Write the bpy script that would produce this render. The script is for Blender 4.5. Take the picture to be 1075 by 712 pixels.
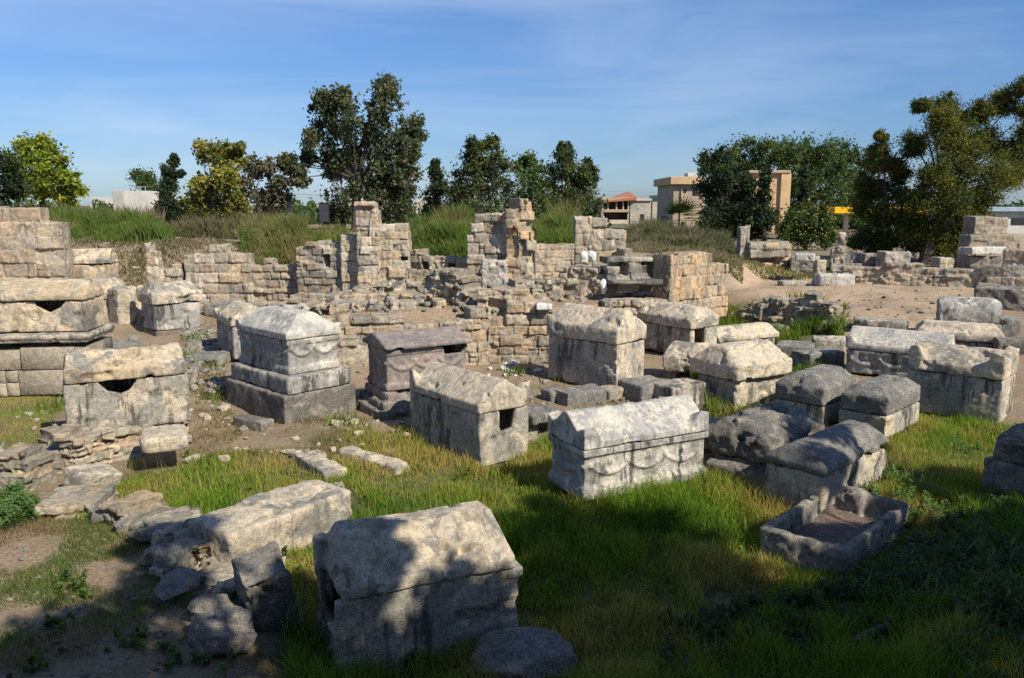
import bpy, bmesh, math, random
import numpy as np
from mathutils import Vector, Matrix
from mathutils.kdtree import KDTree

random.seed(7); RNG = np.random.default_rng(7)
SC = bpy.context.scene; COL = SC.collection
for o in list(bpy.data.objects): bpy.data.objects.remove(o)

# ------------------------------------------------------------------ camera
PW, PH, F, CAMH = 1075.0, 712.0, 850.0, 4.6
PITCH = math.atan(140.0 / F)
cd = bpy.data.cameras.new('camera'); cam = bpy.data.objects.new('camera', cd); COL.objects.link(cam)
cd.sensor_width = 36; cd.lens = 36 * F / PW; cd.clip_end = 8000; cd.clip_start = 0.1
cam.location = (0, 0, CAMH); cam.rotation_euler = (math.pi / 2 - PITCH, 0, 0)
SC.camera = cam

# ------------------------------------------------------------------ world, sun, exposure
SUN_EL = math.radians(42); SUN_H = Vector((0.72, -0.69)).normalized()
w = bpy.data.worlds.new('World'); SC.world = w; w.use_nodes = True
nt = w.node_tree; nt.nodes.clear()
def wn(t, **k):
    n = nt.nodes.new(t)
    for a, b in k.items(): setattr(n, a, b)
    return n
out = wn('ShaderNodeOutputWorld'); bg = wn('ShaderNodeBackground')
sky = wn('ShaderNodeTexSky', sky_type='NISHITA', sun_disc=False, sun_elevation=SUN_EL,
         sun_rotation=math.atan2(SUN_H.x, SUN_H.y), altitude=0, air_density=1.0, dust_density=0.25, ozone_density=5.0)
bg.inputs['Strength'].default_value = 0.112
tc = wn('ShaderNodeTexCoord'); mp = wn('ShaderNodeMapping')
mp.inputs['Scale'].default_value = (1.1, 1.1, 7.0); mp.inputs['Rotation'].default_value = (0.0, 0.10, 0.2)
mp.inputs['Location'].default_value = (0.35, 0.1, 0.2)
n1 = wn('ShaderNodeTexNoise'); n1.inputs['Scale'].default_value = 1.6; n1.inputs['Detail'].default_value = 7
n1.inputs['Roughness'].default_value = 0.55; n1.inputs['Distortion'].default_value = 0.6
r1 = wn('ShaderNodeValToRGB'); r1.color_ramp.elements[0].position = 0.43; r1.color_ramp.elements[1].position = 0.80
mx = wn('ShaderNodeMixRGB', blend_type='MIX'); mx.inputs[2].default_value = (4.6, 5.2, 6.2, 1)
mu = wn('ShaderNodeMath', operation='MULTIPLY'); mu.inputs[1].default_value = 0.45
L = nt.links.new
L(tc.outputs['Generated'], mp.inputs[0]); L(mp.outputs[0], n1.inputs['Vector']); L(n1.outputs[0], r1.inputs[0])
L(r1.outputs[0], mu.inputs[0]); L(mu.outputs[0], mx.inputs[0]); L(sky.outputs[0], mx.inputs[1])
tint = wn('ShaderNodeMixRGB', blend_type='MULTIPLY'); tint.inputs[0].default_value = 1.0; sx = wn('ShaderNodeSeparateXYZ'); mr = wn('ShaderNodeMapRange'); mr.inputs[2].default_value = 0.30; tm = wn('ShaderNodeMixRGB')
tm.inputs[1].default_value = (0.37, 0.47, 0.62, 1); tm.inputs[2].default_value = (0.60, 0.71, 0.86, 1)
L(tc.outputs['Generated'], sx.inputs[0]); L(sx.outputs[2], mr.inputs[0]); L(mr.outputs[0], tm.inputs[0]); L(tm.outputs[0], tint.inputs[2])
L(sky.outputs[0], tint.inputs[1]); L(tint.outputs[0], mx.inputs[1])
L(mx.outputs[0], bg.inputs['Color']); L(bg.outputs[0], out.inputs[0])
sd = bpy.data.lights.new('sun', 'SUN'); sun = bpy.data.objects.new('sun', sd); COL.objects.link(sun)
sd.energy = 4.7; sd.angle = math.radians(0.5); sd.color = (1.0, 0.93, 0.80)
SUNV = Vector((SUN_H.x * math.cos(SUN_EL), SUN_H.y * math.cos(SUN_EL), math.sin(SUN_EL)))
sun.rotation_euler = SUNV.to_track_quat('Z', 'Y').to_euler(); sun.location = SUNV * 60
SC.view_settings.view_transform = 'Standard'; SC.view_settings.look = 'None'
SC.view_settings.exposure = 0.50; SC.view_settings.gamma = 1.0; SC.view_settings.use_curve_mapping = False
SC.cycles.use_denoising = False; SC.cycles.sample_clamp_indirect = 4.0; SC.cycles.max_bounces = 6; SC.cycles.transparent_max_bounces = 4

# ------------------------------------------------------------------ photo geometry: pixel rays
CP, SP = math.cos(PITCH), math.sin(PITCH)
def ray(px, py):
    u, t = px - PW / 2, PH / 2 - py
    return np.array([u, F * CP + t * SP, -F * SP + t * CP])
def P(px, py, z=0.0):                 # point where the sight line meets height z
    d = ray(px, py); k = (z - CAMH) / d[2]; return np.array([d[0] * k, d[1] * k, z])
def PD(px, py, Y):                    # point on the sight line at distance Y
    d = ray(px, py); k = Y / d[1]; return np.array([d[0] * k, Y, CAMH + d[2] * k])
def MPP(Y): return Y / F              # metres per photo pixel

# ------------------------------------------------------------------ noise
def _h(ix, iy, iz, s):
    h = (ix.astype(np.uint32) * np.uint32(374761393) + iy.astype(np.uint32) * np.uint32(668265263)
         + iz.astype(np.uint32) * np.uint32(2246822519) + np.uint32(s * 3266489917 & 0xffffffff))
    h = (h ^ (h >> np.uint32(13))) * np.uint32(1274126177); h ^= h >> np.uint32(16)
    return h.astype(np.float64) / 4294967295.0 * 2 - 1
def vnoise(p, s=0):
    p = np.asarray(p, float); i = np.floor(p).astype(np.int64); f = p - i; f = f * f * (3 - 2 * f); r = 0
    for a in (0, 1):
        for b in (0, 1):
            for c in (0, 1):
                wgt = (f[:, 0] if a else 1 - f[:, 0]) * (f[:, 1] if b else 1 - f[:, 1]) * (f[:, 2] if c else 1 - f[:, 2])
                r = r + wgt * _h(i[:, 0] + a, i[:, 1] + b, i[:, 2] + c, s)
    return r
def fbm(p, s=0, o=4):
    r = 0; a = 1.0; t = 0
    for k in range(o):
        r = r + a * vnoise(p * 2 ** k + k * 17.3, s + k); t += a; a *= 0.5
    return r / t

# ------------------------------------------------------------------ naming
def tag(o, label=None, cat=None, group=None, kind=None):
    if label: o['label'] = label
    if cat: o['category'] = cat
    if group: o['group'] = group
    if kind: o['kind'] = kind
    return o
def empty(name, loc, yaw=0.0, label=None, cat=None, group=None):
    o = bpy.data.objects.new(name, None); COL.objects.link(o); o.empty_display_size = 0.2
    o.location = Vector(loc); o.rotation_euler = (0, 0, yaw); return tag(o, label, cat, group)
def link(name, me, mat=None, parent=None, loc=None, yaw=None):
    o = bpy.data.objects.new(name, me); COL.objects.link(o)
    if mat and not me.materials: me.materials.append(mat)
    if parent: o.parent = parent
    if loc is not None: o.location = Vector(loc)
    if yaw is not None: o.rotation_euler = (0, 0, yaw)
    return o
def npmesh(name, V, Q, col=None, smooth=False):        # Q: (n,3) or (n,4) faces
    V = np.asarray(V, np.float32); Q = np.asarray(Q, np.int32); n, k = Q.shape
    me = bpy.data.meshes.new(name)
    me.vertices.add(len(V)); me.vertices.foreach_set('co', V.ravel())
    me.loops.add(n * k); me.loops.foreach_set('vertex_index', Q.ravel())
    me.polygons.add(n); me.polygons.foreach_set('loop_start', np.arange(0, n * k, k, dtype=np.int32))
    me.polygons.foreach_set('loop_total', np.full(n, k, np.int32))
    if smooth: me.polygons.foreach_set('use_smooth', np.ones(n, bool))
    me.update(calc_edges=True)
    if col is not None:
        c = np.ones((len(V), 4), np.float32); c[:, :3] = col
        me.color_attributes.new('Col', 'FLOAT_COLOR', 'POINT').data.foreach_set('color', c.ravel())
    return me

# ------------------------------------------------------------------ materials
class M:
    def __init__(s, name, rough=0.9):
        s.m = bpy.data.materials.new(name); s.m.use_nodes = True; s.t = s.m.node_tree
        s.b = s.t.nodes['Principled BSDF']; s.b.inputs['Roughness'].default_value = rough
        s.b.inputs['Specular IOR Level'].default_value = 0.25
    def n(s, t, **k):
        x = s.t.nodes.new(t)
        for a, b in k.items():
            if isinstance(a, str) and hasattr(x, a): setattr(x, a, b)
        return x
    def l(s, a, b): s.t.links.new(a, b)
    def coords(s):
        tcn = s.n('ShaderNodeTexCoord'); oi = s.n('ShaderNodeObjectInfo')
        ml = s.n('ShaderNodeMath', operation='MULTIPLY'); ml.inputs[1].default_value = 60
        ad = s.n('ShaderNodeVectorMath', operation='ADD')
        s.l(oi.outputs['Random'], ml.inputs[0]); s.l(tcn.outputs['Object'], ad.inputs[0]); s.l(ml.outputs[0], ad.inputs[1])
        return ad.outputs[0]
    def noise(s, vec, scale, detail=5, rough=0.6, stretch=None, dist=0.0):
        if stretch:
            mpn = s.n('ShaderNodeMapping'); mpn.inputs['Scale'].default_value = stretch; s.l(vec, mpn.inputs[0]); vec = mpn.outputs[0]
        x = s.n('ShaderNodeTexNoise'); x.inputs['Scale'].default_value = scale; x.inputs['Detail'].default_value = detail
        x.inputs['Roughness'].default_value = rough; x.inputs['Distortion'].default_value = dist; s.l(vec, x.inputs['Vector'])
        return x.outputs[0]
    def ramp(s, v, a, b, lo=0.0, hi=1.0):
        x = s.n('ShaderNodeMapRange'); x.inputs[1].default_value = a; x.inputs[2].default_value = b
        x.inputs[3].default_value = lo; x.inputs[4].default_value = hi; x.interpolation_type = 'SMOOTHSTEP'
        s.l(v, x.inputs[0]); return x.outputs[0]
    def mix(s, f, a, b, mode='MIX'):
        x = s.n('ShaderNodeMixRGB', blend_type=mode)
        for i, v in ((0, f), (1, a), (2, b)):
            if isinstance(v, (int, float)): x.inputs[i].default_value = v
            elif isinstance(v, tuple): x.inputs[i].default_value = v + (1,)
            else: s.l(v, x.inputs[i])
        return x.outputs[0]
    def bump(s, h, strength=0.5, dist=0.02, prev=None):
        x = s.n('ShaderNodeBump'); x.inputs['Strength'].default_value = strength; x.inputs['Distance'].default_value = dist
        s.l(h, x.inputs['Height'])
        if prev is not None: s.l(prev, x.inputs['Normal'])
        return x.outputs[0]
    def done(s, col, nrm=None):
        if isinstance(col, tuple): s.b.inputs['Base Color'].default_value = col + (1,)
        else: s.l(col, s.b.inputs['Base Color'])
        if nrm is not None: s.l(nrm, s.b.inputs['Normal'])
        return s.m

def stone_mat(name, base, base2, patina, dark, amt=0.5, streak=0.4, speck=0.4, bumpk=0.6, sc=1.0):
    m = M(name, 0.92); v = m.coords()
    if sc != 1.0:
        ms = m.n('ShaderNodeMapping'); ms.inputs['Scale'].default_value = (sc, sc, sc); m.l(v, ms.inputs[0]); v = ms.outputs[0]
    c = m.mix(m.ramp(m.noise(v, 1.9, 8, 0.68), 0.42, 0.58), base, base2)
    k = 0.60 - 0.22 * amt
    c = m.mix(m.ramp(m.noise(v, 1.25, 12, 0.72, dist=0.5), k - 0.02, k + 0.03, 0, 0.92), c, patina)
    c = m.mix(m.ramp(m.noise(v, 3.6, 10, 0.75), 0.53 , 0.60, 0, 0.55 * amt + .15), c, patina)
    big = m.ramp(m.noise(v, 0.9, 4, 0.6), 0.42, 0.58, 0.15, 1.0)
    st = m.noise(v, 1.0, 9, 0.68, stretch=(4.5, 4.5, 0.6))
    stm = m.n('ShaderNodeMath', operation='MULTIPLY'); m.l(m.ramp(st, 0.49, 0.56, 0, min(1, streak * 1.15)), stm.inputs[0]); m.l(big, stm.inputs[1])
    c = m.mix(stm.outputs[0], c, dark)
    c = m.mix(m.ramp(m.noise(v, 15, 8, 0.8), 0.55, 0.60, 0, min(1, speck * 1.3)), c, dark)
    c = m.mix(m.ramp(m.noise(v, 38, 4, 0.75), 0.57, 0.64, 0, min(1, speck * 1.2 + .12)), c, dark)
    c = m.mix(m.ramp(m.noise(v, 24, 6, 0.75), 0.58, 0.66, 0, speck * 0.9), c, tuple(min(0.75, x * 1.35) for x in base))
    c = m.mix(1.0, c, m.ramp(m.noise(v, 9, 12, 0.85), 0.3, 0.7, 0.62, 1.32), 'MULTIPLY')
    b1 = m.bump(m.noise(v, 7, 14, 0.82), min(1, bumpk * 1.25), 0.08)
    b2 = m.bump(m.ramp(m.noise(v, 20, 6, 0.7), 0.36, 0.48), bumpk * 0.7, 0.02, b1)
    return m.done(c, b2)
CREAM, TAN, WHITE = (0.64, 0.53, 0.38), (0.50, 0.39, 0.25), (0.58, 0.525, 0.43)
GREY, DGREY, PALE = (0.27, 0.255, 0.22), (0.10, 0.095, 0.084), (0.50, 0.44, 0.35)
MAT = {}
MAT['lid'] = stone_mat('limestone_lid', CREAM, (0.56, 0.48, 0.36), GREY, DGREY, 0.26, 0.35, 0.30)
MAT['chest'] = stone_mat('limestone_chest', PALE, CREAM, (0.35, 0.33, 0.275), DGREY, 0.50, 0.80, 0.45)
MAT['cream'] = stone_mat('cream_limestone', CREAM, TAN, GREY, DGREY, 0.22, 0.45, 0.2, 0.6, 0.7)
MAT['marble'] = stone_mat('weathered_marble', WHITE, (0.50, 0.47, 0.41), (0.36, 0.35, 0.33), (0.09, 0.085, 0.08), 0.42, 0.42, 0.22, 0.4, 1.5)
MAT['marble_chest'] = stone_mat('stained_marble', (.56, .51, .425), (0.46, 0.43, 0.37), (0.29, 0.278, 0.25), (0.08, 0.078, 0.072), 0.62, 0.95, 0.35, 0.4, 1.25)
MAT['grey'] = stone_mat('grey_stone', (0.36, 0.34, 0.295), (0.43, 0.40, 0.34), (0.26, 0.25, 0.22), DGREY, 0.6, 0.5, 0.6, 0.8, 1.8)
MAT['dark'] = stone_mat('dark_rough_stone', (0.32, 0.29, 0.245), (0.42, 0.375, 0.30), (0.20, 0.185, 0.16), (0.09, 0.085, 0.075), 0.55, 0.4, 0.6, 0.9, 1.3)
MAT['purple'] = stone_mat('brownish_stone', (0.34, 0.275, 0.235), (0.28, 0.235, 0.205), (0.23, 0.20, 0.18), (0.10, 0.088, 0.08), 0.45, 0.4, 0.2, 0.5)
MAT['rock'] = stone_mat('rough_rock', (0.52, 0.45, 0.35), (0.42, 0.375, 0.30), (0.29, 0.27, 0.23), DGREY, 0.6, 0.2, 0.6, 1.0)
MAT['white'] = stone_mat('white_marble_piece', (0.72, 0.70, 0.66), (0.64, 0.62, 0.57), (0.5, 0.48, 0.44), (0.3, 0.28, 0.25), 0.2, 0.15, 0.1, 0.3)
MAT['reddish'] = stone_mat('reddish_rubble', (0.30, 0.20, 0.14), (0.25, 0.19, 0.15), (0.2, 0.17, 0.15), DGREY, 0.4, 0.2, 0.4, 0.9)

def wall_mat():
    m = M('masonry'); v = m.coords(); a = m.n('ShaderNodeVertexColor', layer_name='Col')
    c = m.mix(m.ramp(m.noise(v, 2.5, 8, 0.65), 0.48, 0.60, 0, 0.6), a.outputs[0], (0.32, 0.285, 0.225))
    c = m.mix(m.ramp(m.noise(v, 1.0, 6, 0.6, stretch=(4, 4, .8)), 0.53, 0.61, 0, 0.55), c, (0.14, 0.13, 0.113))
    c = m.mix(m.ramp(m.noise(v, 9, 7, 0.8), 0.55, 0.62, 0, 0.55), c, (0.13, 0.12, 0.10))
    c = m.mix(1.0, c, m.ramp(m.noise(v, 11, 9, 0.82), 0.28, 0.72, 0.58, 1.34), 'MULTIPLY')
    b = m.bump(m.noise(v, 10, 8, 0.7), 0.7, 0.06)
    return m.done(c, b)
MAT['wall'] = wall_mat()
def leaf_mat(name, trans=0.35, rough=0.65):
    m = M(name, rough); a = m.n('ShaderNodeVertexColor', layer_name='Col')
    m.l(a.outputs[0], m.b.inputs['Base Color']); m.b.inputs['Specular IOR Level'].default_value = 0.18
    t = m.n('ShaderNodeBsdfTranslucent'); g = m.mix(1.0, a.outputs[0], (1.25, 1.25, 0.7), 'MULTIPLY'); m.l(g, t.inputs[0])
    mixn = m.n('ShaderNodeMixShader'); mixn.inputs[0].default_value = trans
    m.l(m.b.outputs[0], mixn.inputs[1]); m.l(t.outputs[0], mixn.inputs[2])
    m.l(mixn.outputs[0], m.t.nodes['Material Output'].inputs[0]); return m.m
MAT['leaf'] = leaf_mat('leaves'); MAT['grass'] = leaf_mat('grass_blades', 0.4, 0.6)
def bark_mat():
    m = M('bark'); v = m.coords()
    c = m.mix(m.ramp(m.noise(v, 3, 8, 0.7, stretch=(6, 6, 1)), 0.35, 0.65), (0.05, 0.04, 0.03), (0.14, 0.115, 0.09))
    return m.done(c, m.bump(m.noise(v, 6, 8, 0.7, stretch=(6, 6, 1)), 0.8, 0.05))
MAT['bark'] = bark_mat()
def plain_mat(name, col, rough=0.8, var=0.12):
    m = M(name, rough); v = m.coords()
    c = m.mix(1.0, col, m.ramp(m.noise(v, 1.2, 7, 0.65), 0.3, 0.7, 1 - var, 1 + var), 'MULTIPLY')
    return m.done(c)

# ------------------------------------------------------------------ solid pieces -> one eroded stone mesh
def box(x0, x1, y0, y1, z0, z1):
    V = [(x, y, z) for z in (z0, z1) for y in (y0, y1) for x in (x0, x1)]
    return V, [(0, 2, 3, 1), (4, 5, 7, 6), (0, 1, 5, 4), (1, 3, 7, 5), (3, 2, 6, 7), (2, 0, 4, 6)]
def prism(prof, a, b, axis='x'):
    n = len(prof)
    mk = (lambda t, p: (t, p[0], p[1])) if axis == 'x' else (lambda t, p: (p[0], t, p[1]))
    V = [mk(a, p) for p in prof] + [mk(b, p) for p in prof]
    Fc = [tuple(range(n))[::-1], tuple(range(n, 2 * n))] + [(i, (i + 1) % n, n + (i + 1) % n, n + i) for i in range(n)]
    return V, Fc
def hull(points):                      # convex solid from points
    bm = bmesh.new(); [bm.verts.new(p) for p in points]; r = bmesh.ops.convex_hull(bm, input=bm.verts)
    bm.verts.index_update(); loose = [v for v in bm.verts if not v.link_faces]
    for v in loose: bm.verts.remove(v)
    bm.verts.index_update(); V = [tuple(v.co) for v in bm.verts]; Fc = [tuple(v.index for v in f.verts) for f in bm.faces]; bm.free(); return V, Fc
def tube(pts, rad, n=8):
    pts = [Vector(p) for p in pts]; V = []; Fc = []
    rad = rad if hasattr(rad, '__len__') else [rad] * len(pts)
    up = Vector((0.13, 0.21, 1)).normalized()
    for i, p in enumerate(pts):
        t = (pts[min(i + 1, len(pts) - 1)] - pts[max(i - 1, 0)]).normalized()
        a = t.cross(up)
        if a.length < 0.05: a = t.cross(Vector((1, 0, 0)))
        a.normalize(); b = t.cross(a)
        for k in range(n):
            q = 2 * math.pi * k / n; V.append(tuple(p + (a * math.cos(q) + b * math.sin(q)) * rad[i]))
    for i in range(len(pts) - 1):
        for k in range(n):
            Fc.append((i * n + k, i * n + (k + 1) % n, (i + 1) * n + (k + 1) % n, (i + 1) * n + k))
    Fc.append(tuple(range(n))[::-1]); Fc.append(tuple((len(pts) - 1) * n + k for k in range(n)))
    return V, Fc
def ball(c, r, sx=1, sy=1, sz=1):
    bm = bmesh.new(); bmesh.ops.create_icosphere(bm, subdivisions=2, radius=r)
    V = [(v.co.x * sx + c[0], v.co.y * sy + c[1], v.co.z * sz + c[2]) for v in bm.verts]
    Fc = [tuple(v.index for v in f.verts) for f in bm.faces]; bm.free(); return V, Fc
def merge(pieces):
    V = []; Fc = []
    for v, f in pieces:
        k = len(V); V += list(v); Fc += [tuple(i + k for i in q) for q in f]
    return V, Fc
def pmesh(name, pieces):
    V, Fc = merge(pieces); me = bpy.data.meshes.new(name); me.from_pydata(V, [], Fc)
    bm = bmesh.new(); bm.from_mesh(me); bmesh.ops.recalc_face_normals(bm, faces=bm.faces); bm.to_mesh(me); bm.free(); return me
def lap(V, E, it, k=0.5):
    V = V.copy(); cnt = np.zeros(len(V)); np.add.at(cnt, E[:, 0], 1); np.add.at(cnt, E[:, 1], 1); cnt = np.maximum(cnt, 1)[:, None]
    for _ in range(it):
        s = np.zeros_like(V)
        for c in range(3):
            s[:, c] = np.bincount(E[:, 0], V[E[:, 1], c], len(V)) + np.bincount(E[:, 1], V[E[:, 0], c], len(V))
        V += k * (s / cnt - V)
    return V
_seed = [100]
def stone(name, pieces, mat, parent=None, loc=None, yaw=None, voxel=0.03, worn=1.0, amp=0.02, chips=0.05, cuts=None, soft=2):
    _seed[0] += 1; s = _seed[0]
    tmp = bpy.data.objects.new('tmp', pmesh('tmp', pieces)); COL.objects.link(tmp)
    md = tmp.modifiers.new('r', 'REMESH'); md.mode = 'VOXEL'; md.voxel_size = voxel
    dg = bpy.context.evaluated_depsgraph_get(); me = bpy.data.meshes.new_from_object(tmp.evaluated_get(dg)); me.name = name
    bpy.data.objects.remove(tmp)
    n = len(me.vertices); V = np.empty(n * 3); me.vertices.foreach_get('co', V); V = V.reshape(-1, 3)
    E = np.empty(len(me.edges) * 2, np.int32); me.edges.foreach_get('vertices', E); E = E.reshape(-1, 2)
    V0 = lap(V, E, soft); V1 = lap(V, E, 22)
    q = V0 + s * 3.7
    k = np.clip(0.45 + 1.3 * fbm(q * 2.3, s, 3), 0, 1.25)[:, None] * worn * .62
    V2 = V0 + (V1 - V0) * k
    me.vertices.foreach_set('co', V2.ravel()); me.update()
    N = np.empty(n * 3, np.float32); me.vertices.foreach_get('normal', N); N = N.reshape(-1, 3)
    d = amp * fbm(q * 1.7, s + 5, 3) + amp * 0.55 * fbm(q * 6.5, s + 9, 3)
    if chips: d = d - chips * np.maximum(0, fbm(q * 2.9, s + 13, 4) - 0.20) * 3.6
    V2 = V2 + N * d[:, None]
    me.vertices.foreach_set('co', V2.ravel()); me.update()
    if cuts:
        tmp = bpy.data.objects.new('tmp', me); COL.objects.link(tmp); cs = []
        for c in cuts:
            cm = pmesh('cut', [c]); co = bpy.data.objects.new('cut', cm); COL.objects.link(co); cs.append(co)
            b = tmp.modifiers.new('b', 'BOOLEAN'); b.operation = 'DIFFERENCE'; b.object = co; b.solver = 'EXACT'
        dg = bpy.context.evaluated_depsgraph_get(); me2 = bpy.data.meshes.new_from_object(tmp.evaluated_get(dg)); me2.name = name
        if len(me2.vertices) < n * .4:
            for md2 in tmp.modifiers: md2.solver = 'FAST'
            dg = bpy.context.evaluated_depsgraph_get(); me2 = bpy.data.meshes.new_from_object(tmp.evaluated_get(dg)); me2.name = name; print('BOOLEAN RETRY', name, len(me2.vertices), n)
        for o in cs + [tmp]: bpy.data.objects.remove(o)
        me = me2
    me.polygons.foreach_set('use_smooth', np.ones(len(me.polygons), bool)); me.materials.clear(); me.materials.append(MAT[mat])
    return link(name, me, None, parent, loc, yaw)

def rock_mesh(sx, sy, sz, seed, sub=4, planes=9, rough=0.10):
    bm = bmesh.new(); bmesh.ops.create_icosphere(bm, subdivisions=sub, radius=1.0)
    V = np.array([v.co for v in bm.verts]); Fc = np.array([[v.index for v in f.verts] for f in bm.faces]); bm.free()
    r = np.random.default_rng(seed); V = V * 1.0
    V = np.sign(V) * np.abs(V) ** 0.8
    for _ in range(planes + 5):
        nrm = r.normal(size=3); nrm /= np.linalg.norm(nrm); d = r.uniform(0.5, 0.9)
        t = V @ nrm - d; V -= np.outer(np.maximum(t, 0) * 0.92, nrm)
    nn = V / (np.linalg.norm(V, axis=1)[:, None] + 1e-6)
    V += nn * (rough * fbm(V * 1.6 + seed, seed, 4) + rough * 0.5 * fbm(V * 6 + seed, seed + 3, 3))[:, None]
    V *= np.array([sx, sy, sz]) * 0.5
    return npmesh('rock', V, Fc, smooth=True)

# ------------------------------------------------------------------ placement of every tomb: near bottom corner A, other end B of its visible long side
class Pl:
    def __init__(s, A, B, z, W, L=None):
        a = P(A[0], A[1], z)[:2]; b = P(B[0], B[1], z)[:2]; d = b - a; s.len = np.linalg.norm(d); d = d / s.len
        s.L = L or s.len; s.W = W; s.z = z
        n = np.array([-d[1], d[0]]); s.a_end = -1            # A at local -x
        if n @ (a + b) < 0: n = -n; s.a_end = 1; 
        s.d = d if s.a_end < 0 else -d                       # local +x
        c = a + d * s.L / 2 + n * W / 2; s.c = c; s.n = n
        s.yaw = math.atan2(s.d[1], s.d[0]); s.loc = (c[0], c[1], z)
    def inside(s, x, y, m=0.0):
        q0 = (x - s.c[0]) * s.d[0] + (y - s.c[1]) * s.d[1]; q1 = (x - s.c[0]) * s.n[0] + (y - s.c[1]) * s.n[1]
        return (np.abs(q0) < s.L / 2 + m) & (np.abs(q1) < s.W / 2 + m)
PL = dict(
    s1=Pl((356, 725), (544, 678), -0.40, 1.12), s2=Pl((613, 532), (738, 507), 0.0, 1.02), s3=Pl((504, 492), (431, 461), 0.0, 1.12),
    s4=Pl((73, 486), (203, 469), 0.0, 1.0), s5=Pl((647, 411), (575, 397), 0.30, 1.12), s6=Pl((300, 447), (238, 425), 0.15, 1.75),
    s7=Pl((407, 437), (494, 425), 0.2, 1.30), s8=Pl((863, 539), (930, 502), 0.0, 0.98), s9=Pl((863, 450), (899, 434), 0.0, 1.08),
    s10=Pl((930, 462), (965, 444), 0.0, 1.0), s11=Pl((1049, 446), (949, 430), 0.0, 1.15), s12=Pl((888, 390), (990, 402), 0.2, 1.1),
    s13=Pl((771, 434), (822, 423), 0.0, 1.15), s14=Pl((707, 372), (686, 368), 0.4, 1.05), s15=Pl((1098, 540), (1027, 518), 0.0, 1.0),
    s16=Pl((886, 618), (953, 560), -0.25, 1.2), s17=Pl((806, 516), (860, 486), 0.0, 1.25), s18=Pl((-60, 418), (97, 414), 0.3, 1.5),
    s19=Pl((164, 352), (212, 347), 0.7, 1.2), s20=Pl((92, 345), (132, 343), 0.7, 1.1), s21=Pl((246, 378), (228, 366), 0.6, 1.0),
    s22=Pl((72, 297), (116, 296.5), 2.03, 1.0), s23=Pl((986, 346), (1050, 349), 0.9, 1.0), s24=Pl((962, 366), (1050, 372), 0.4, 1.1),
    s13b=Pl((694, 396), (752, 402), 0.25, 1.0), s13c=Pl((757, 374), (813, 368), 0.2, 1.0))

# ------------------------------------------------------------------ ground
CTRL = []
for k, p in PL.items():
    if k not in ('s22',): CTRL.append((p.c[0], p.c[1], p.z - (0.05 if k != 's4' else 0.0), 1.0))
for (px, py, z) in [(400, 712, -.4), (540, 700, -.4), (700, 700, -.35), (900, 700, -.2), (1060, 700, .3), (1060, 620, .1), (650, 600, -.2), (250, 700, 0), (60, 700, .22),
        (30, 640, .22), (100, 590, .14), (180, 610, .08), (15, 560, .25), (150, 520, 0), (250, 500, 0), (400, 480, .05), (560, 520, -.05), (350, 450, .2), (450, 445, .2),
        (30, 440, .2), (200, 430, .25), (210, 390, .45), (200, 350, .7), (250, 322, 1.0), (330, 330, 1.0), (400, 350, .8), (560, 420, .25), (620, 425, .2), (540, 388, .3),
        (700, 420, .1), (800, 440, 0), (920, 480, 0), (1000, 460, 0), (1070, 470, 0), (980, 520, 0), (850, 395, .1), (740, 335, .5), (820, 350, .4), (870, 335, .5),
        (900, 320, 1.1), (960, 318, 1.2), (1060, 335, 1.1), (820, 305, 1.3), (900, 300, 1.35), (800, 285, 1.35), (1000, 305, 1.35), (950, 270, 1.5), (850, 265, 1.5), (1060, 270, 1.6),
        (90, 330, 1.0), (30, 300, 1.4), (95, 303, 1.9), (60, 300, 1.8)]:
    q = P(px, py, z); CTRL.append((q[0], q[1], z, 1.0))
CT = np.array(CTRL)
def polyline_y(pts, x):
    return np.interp(x, [p[0] for p in pts], [p[1] for p in pts])
BANK = [(-60, 29.5), (-19, 29.0), (-15, 30.5), (-9, 30.8), (-4, 30.4), (4, 30), (9, 32.5), (14, 40)]
TERR = [(-60, 90), (-5.9, 60), (-5.5, 27), (-5.1, 21.8), (-4.7, 21.3), (-1.4, 22.3), (1.2, 22.4), (2.8, 23.6), (5.2, 25.0), (6.6, 26.2), (7.0, 60), (60, 90)]
def sstep(a, b, x):
    t = np.clip((x - a) / (b - a), 0, 1); return t * t * (3 - 2 * t)
def gz(x, y):
    x = np.atleast_1d(np.asarray(x, float)); y = np.atleast_1d(np.asarray(y, float)); shp = x.shape; x = x.ravel(); y = y.ravel()
    z = np.empty_like(x)
    for i in range(0, len(x), 20000):
        xs, ys = x[i:i + 20000], y[i:i + 20000]
        d2 = (xs[:, None] - CT[None, :, 0]) ** 2 + (ys[:, None] - CT[None, :, 1]) ** 2
        wg = 1.0 / (d2 + 0.5) ** 2
        z[i:i + 20000] = (wg * CT[None, :, 2]).sum(1) / wg.sum(1)
    ter = sstep(0.0, 0.5, y - polyline_y(TERR, x)) * (y < 32)
    z = np.maximum(z, z * (1 - ter) + 1.72 * ter)
    bz = np.interp(x, [-12, 4, 9, 14], [3.05, 2.8, 2.3, 1.45])
    bk = sstep(-0.2, 2.6, y - polyline_y(BANK, x))
    z = z * (1 - bk) + np.maximum(z, bz) * bk
    far = sstep(60, 160, y); z = z * (1 - far) + 2.0 * far
    near = sstep(5.2, 1.6, y); z = z * (1 - near) + 2.9 * near
    side = sstep(30, 60, np.abs(x)) * (y < 60); z = z * (1 - side) + 1.5 * side
    p = np.stack([x, y, 0 * x], 1)
    z = z + 0.05 * fbm(p * 0.9, 3, 3) + 0.02 * fbm(p * 4, 8, 2)
    return z.reshape(shp)
def gz1(x, y): return float(gz([x], [y])[0])

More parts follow.
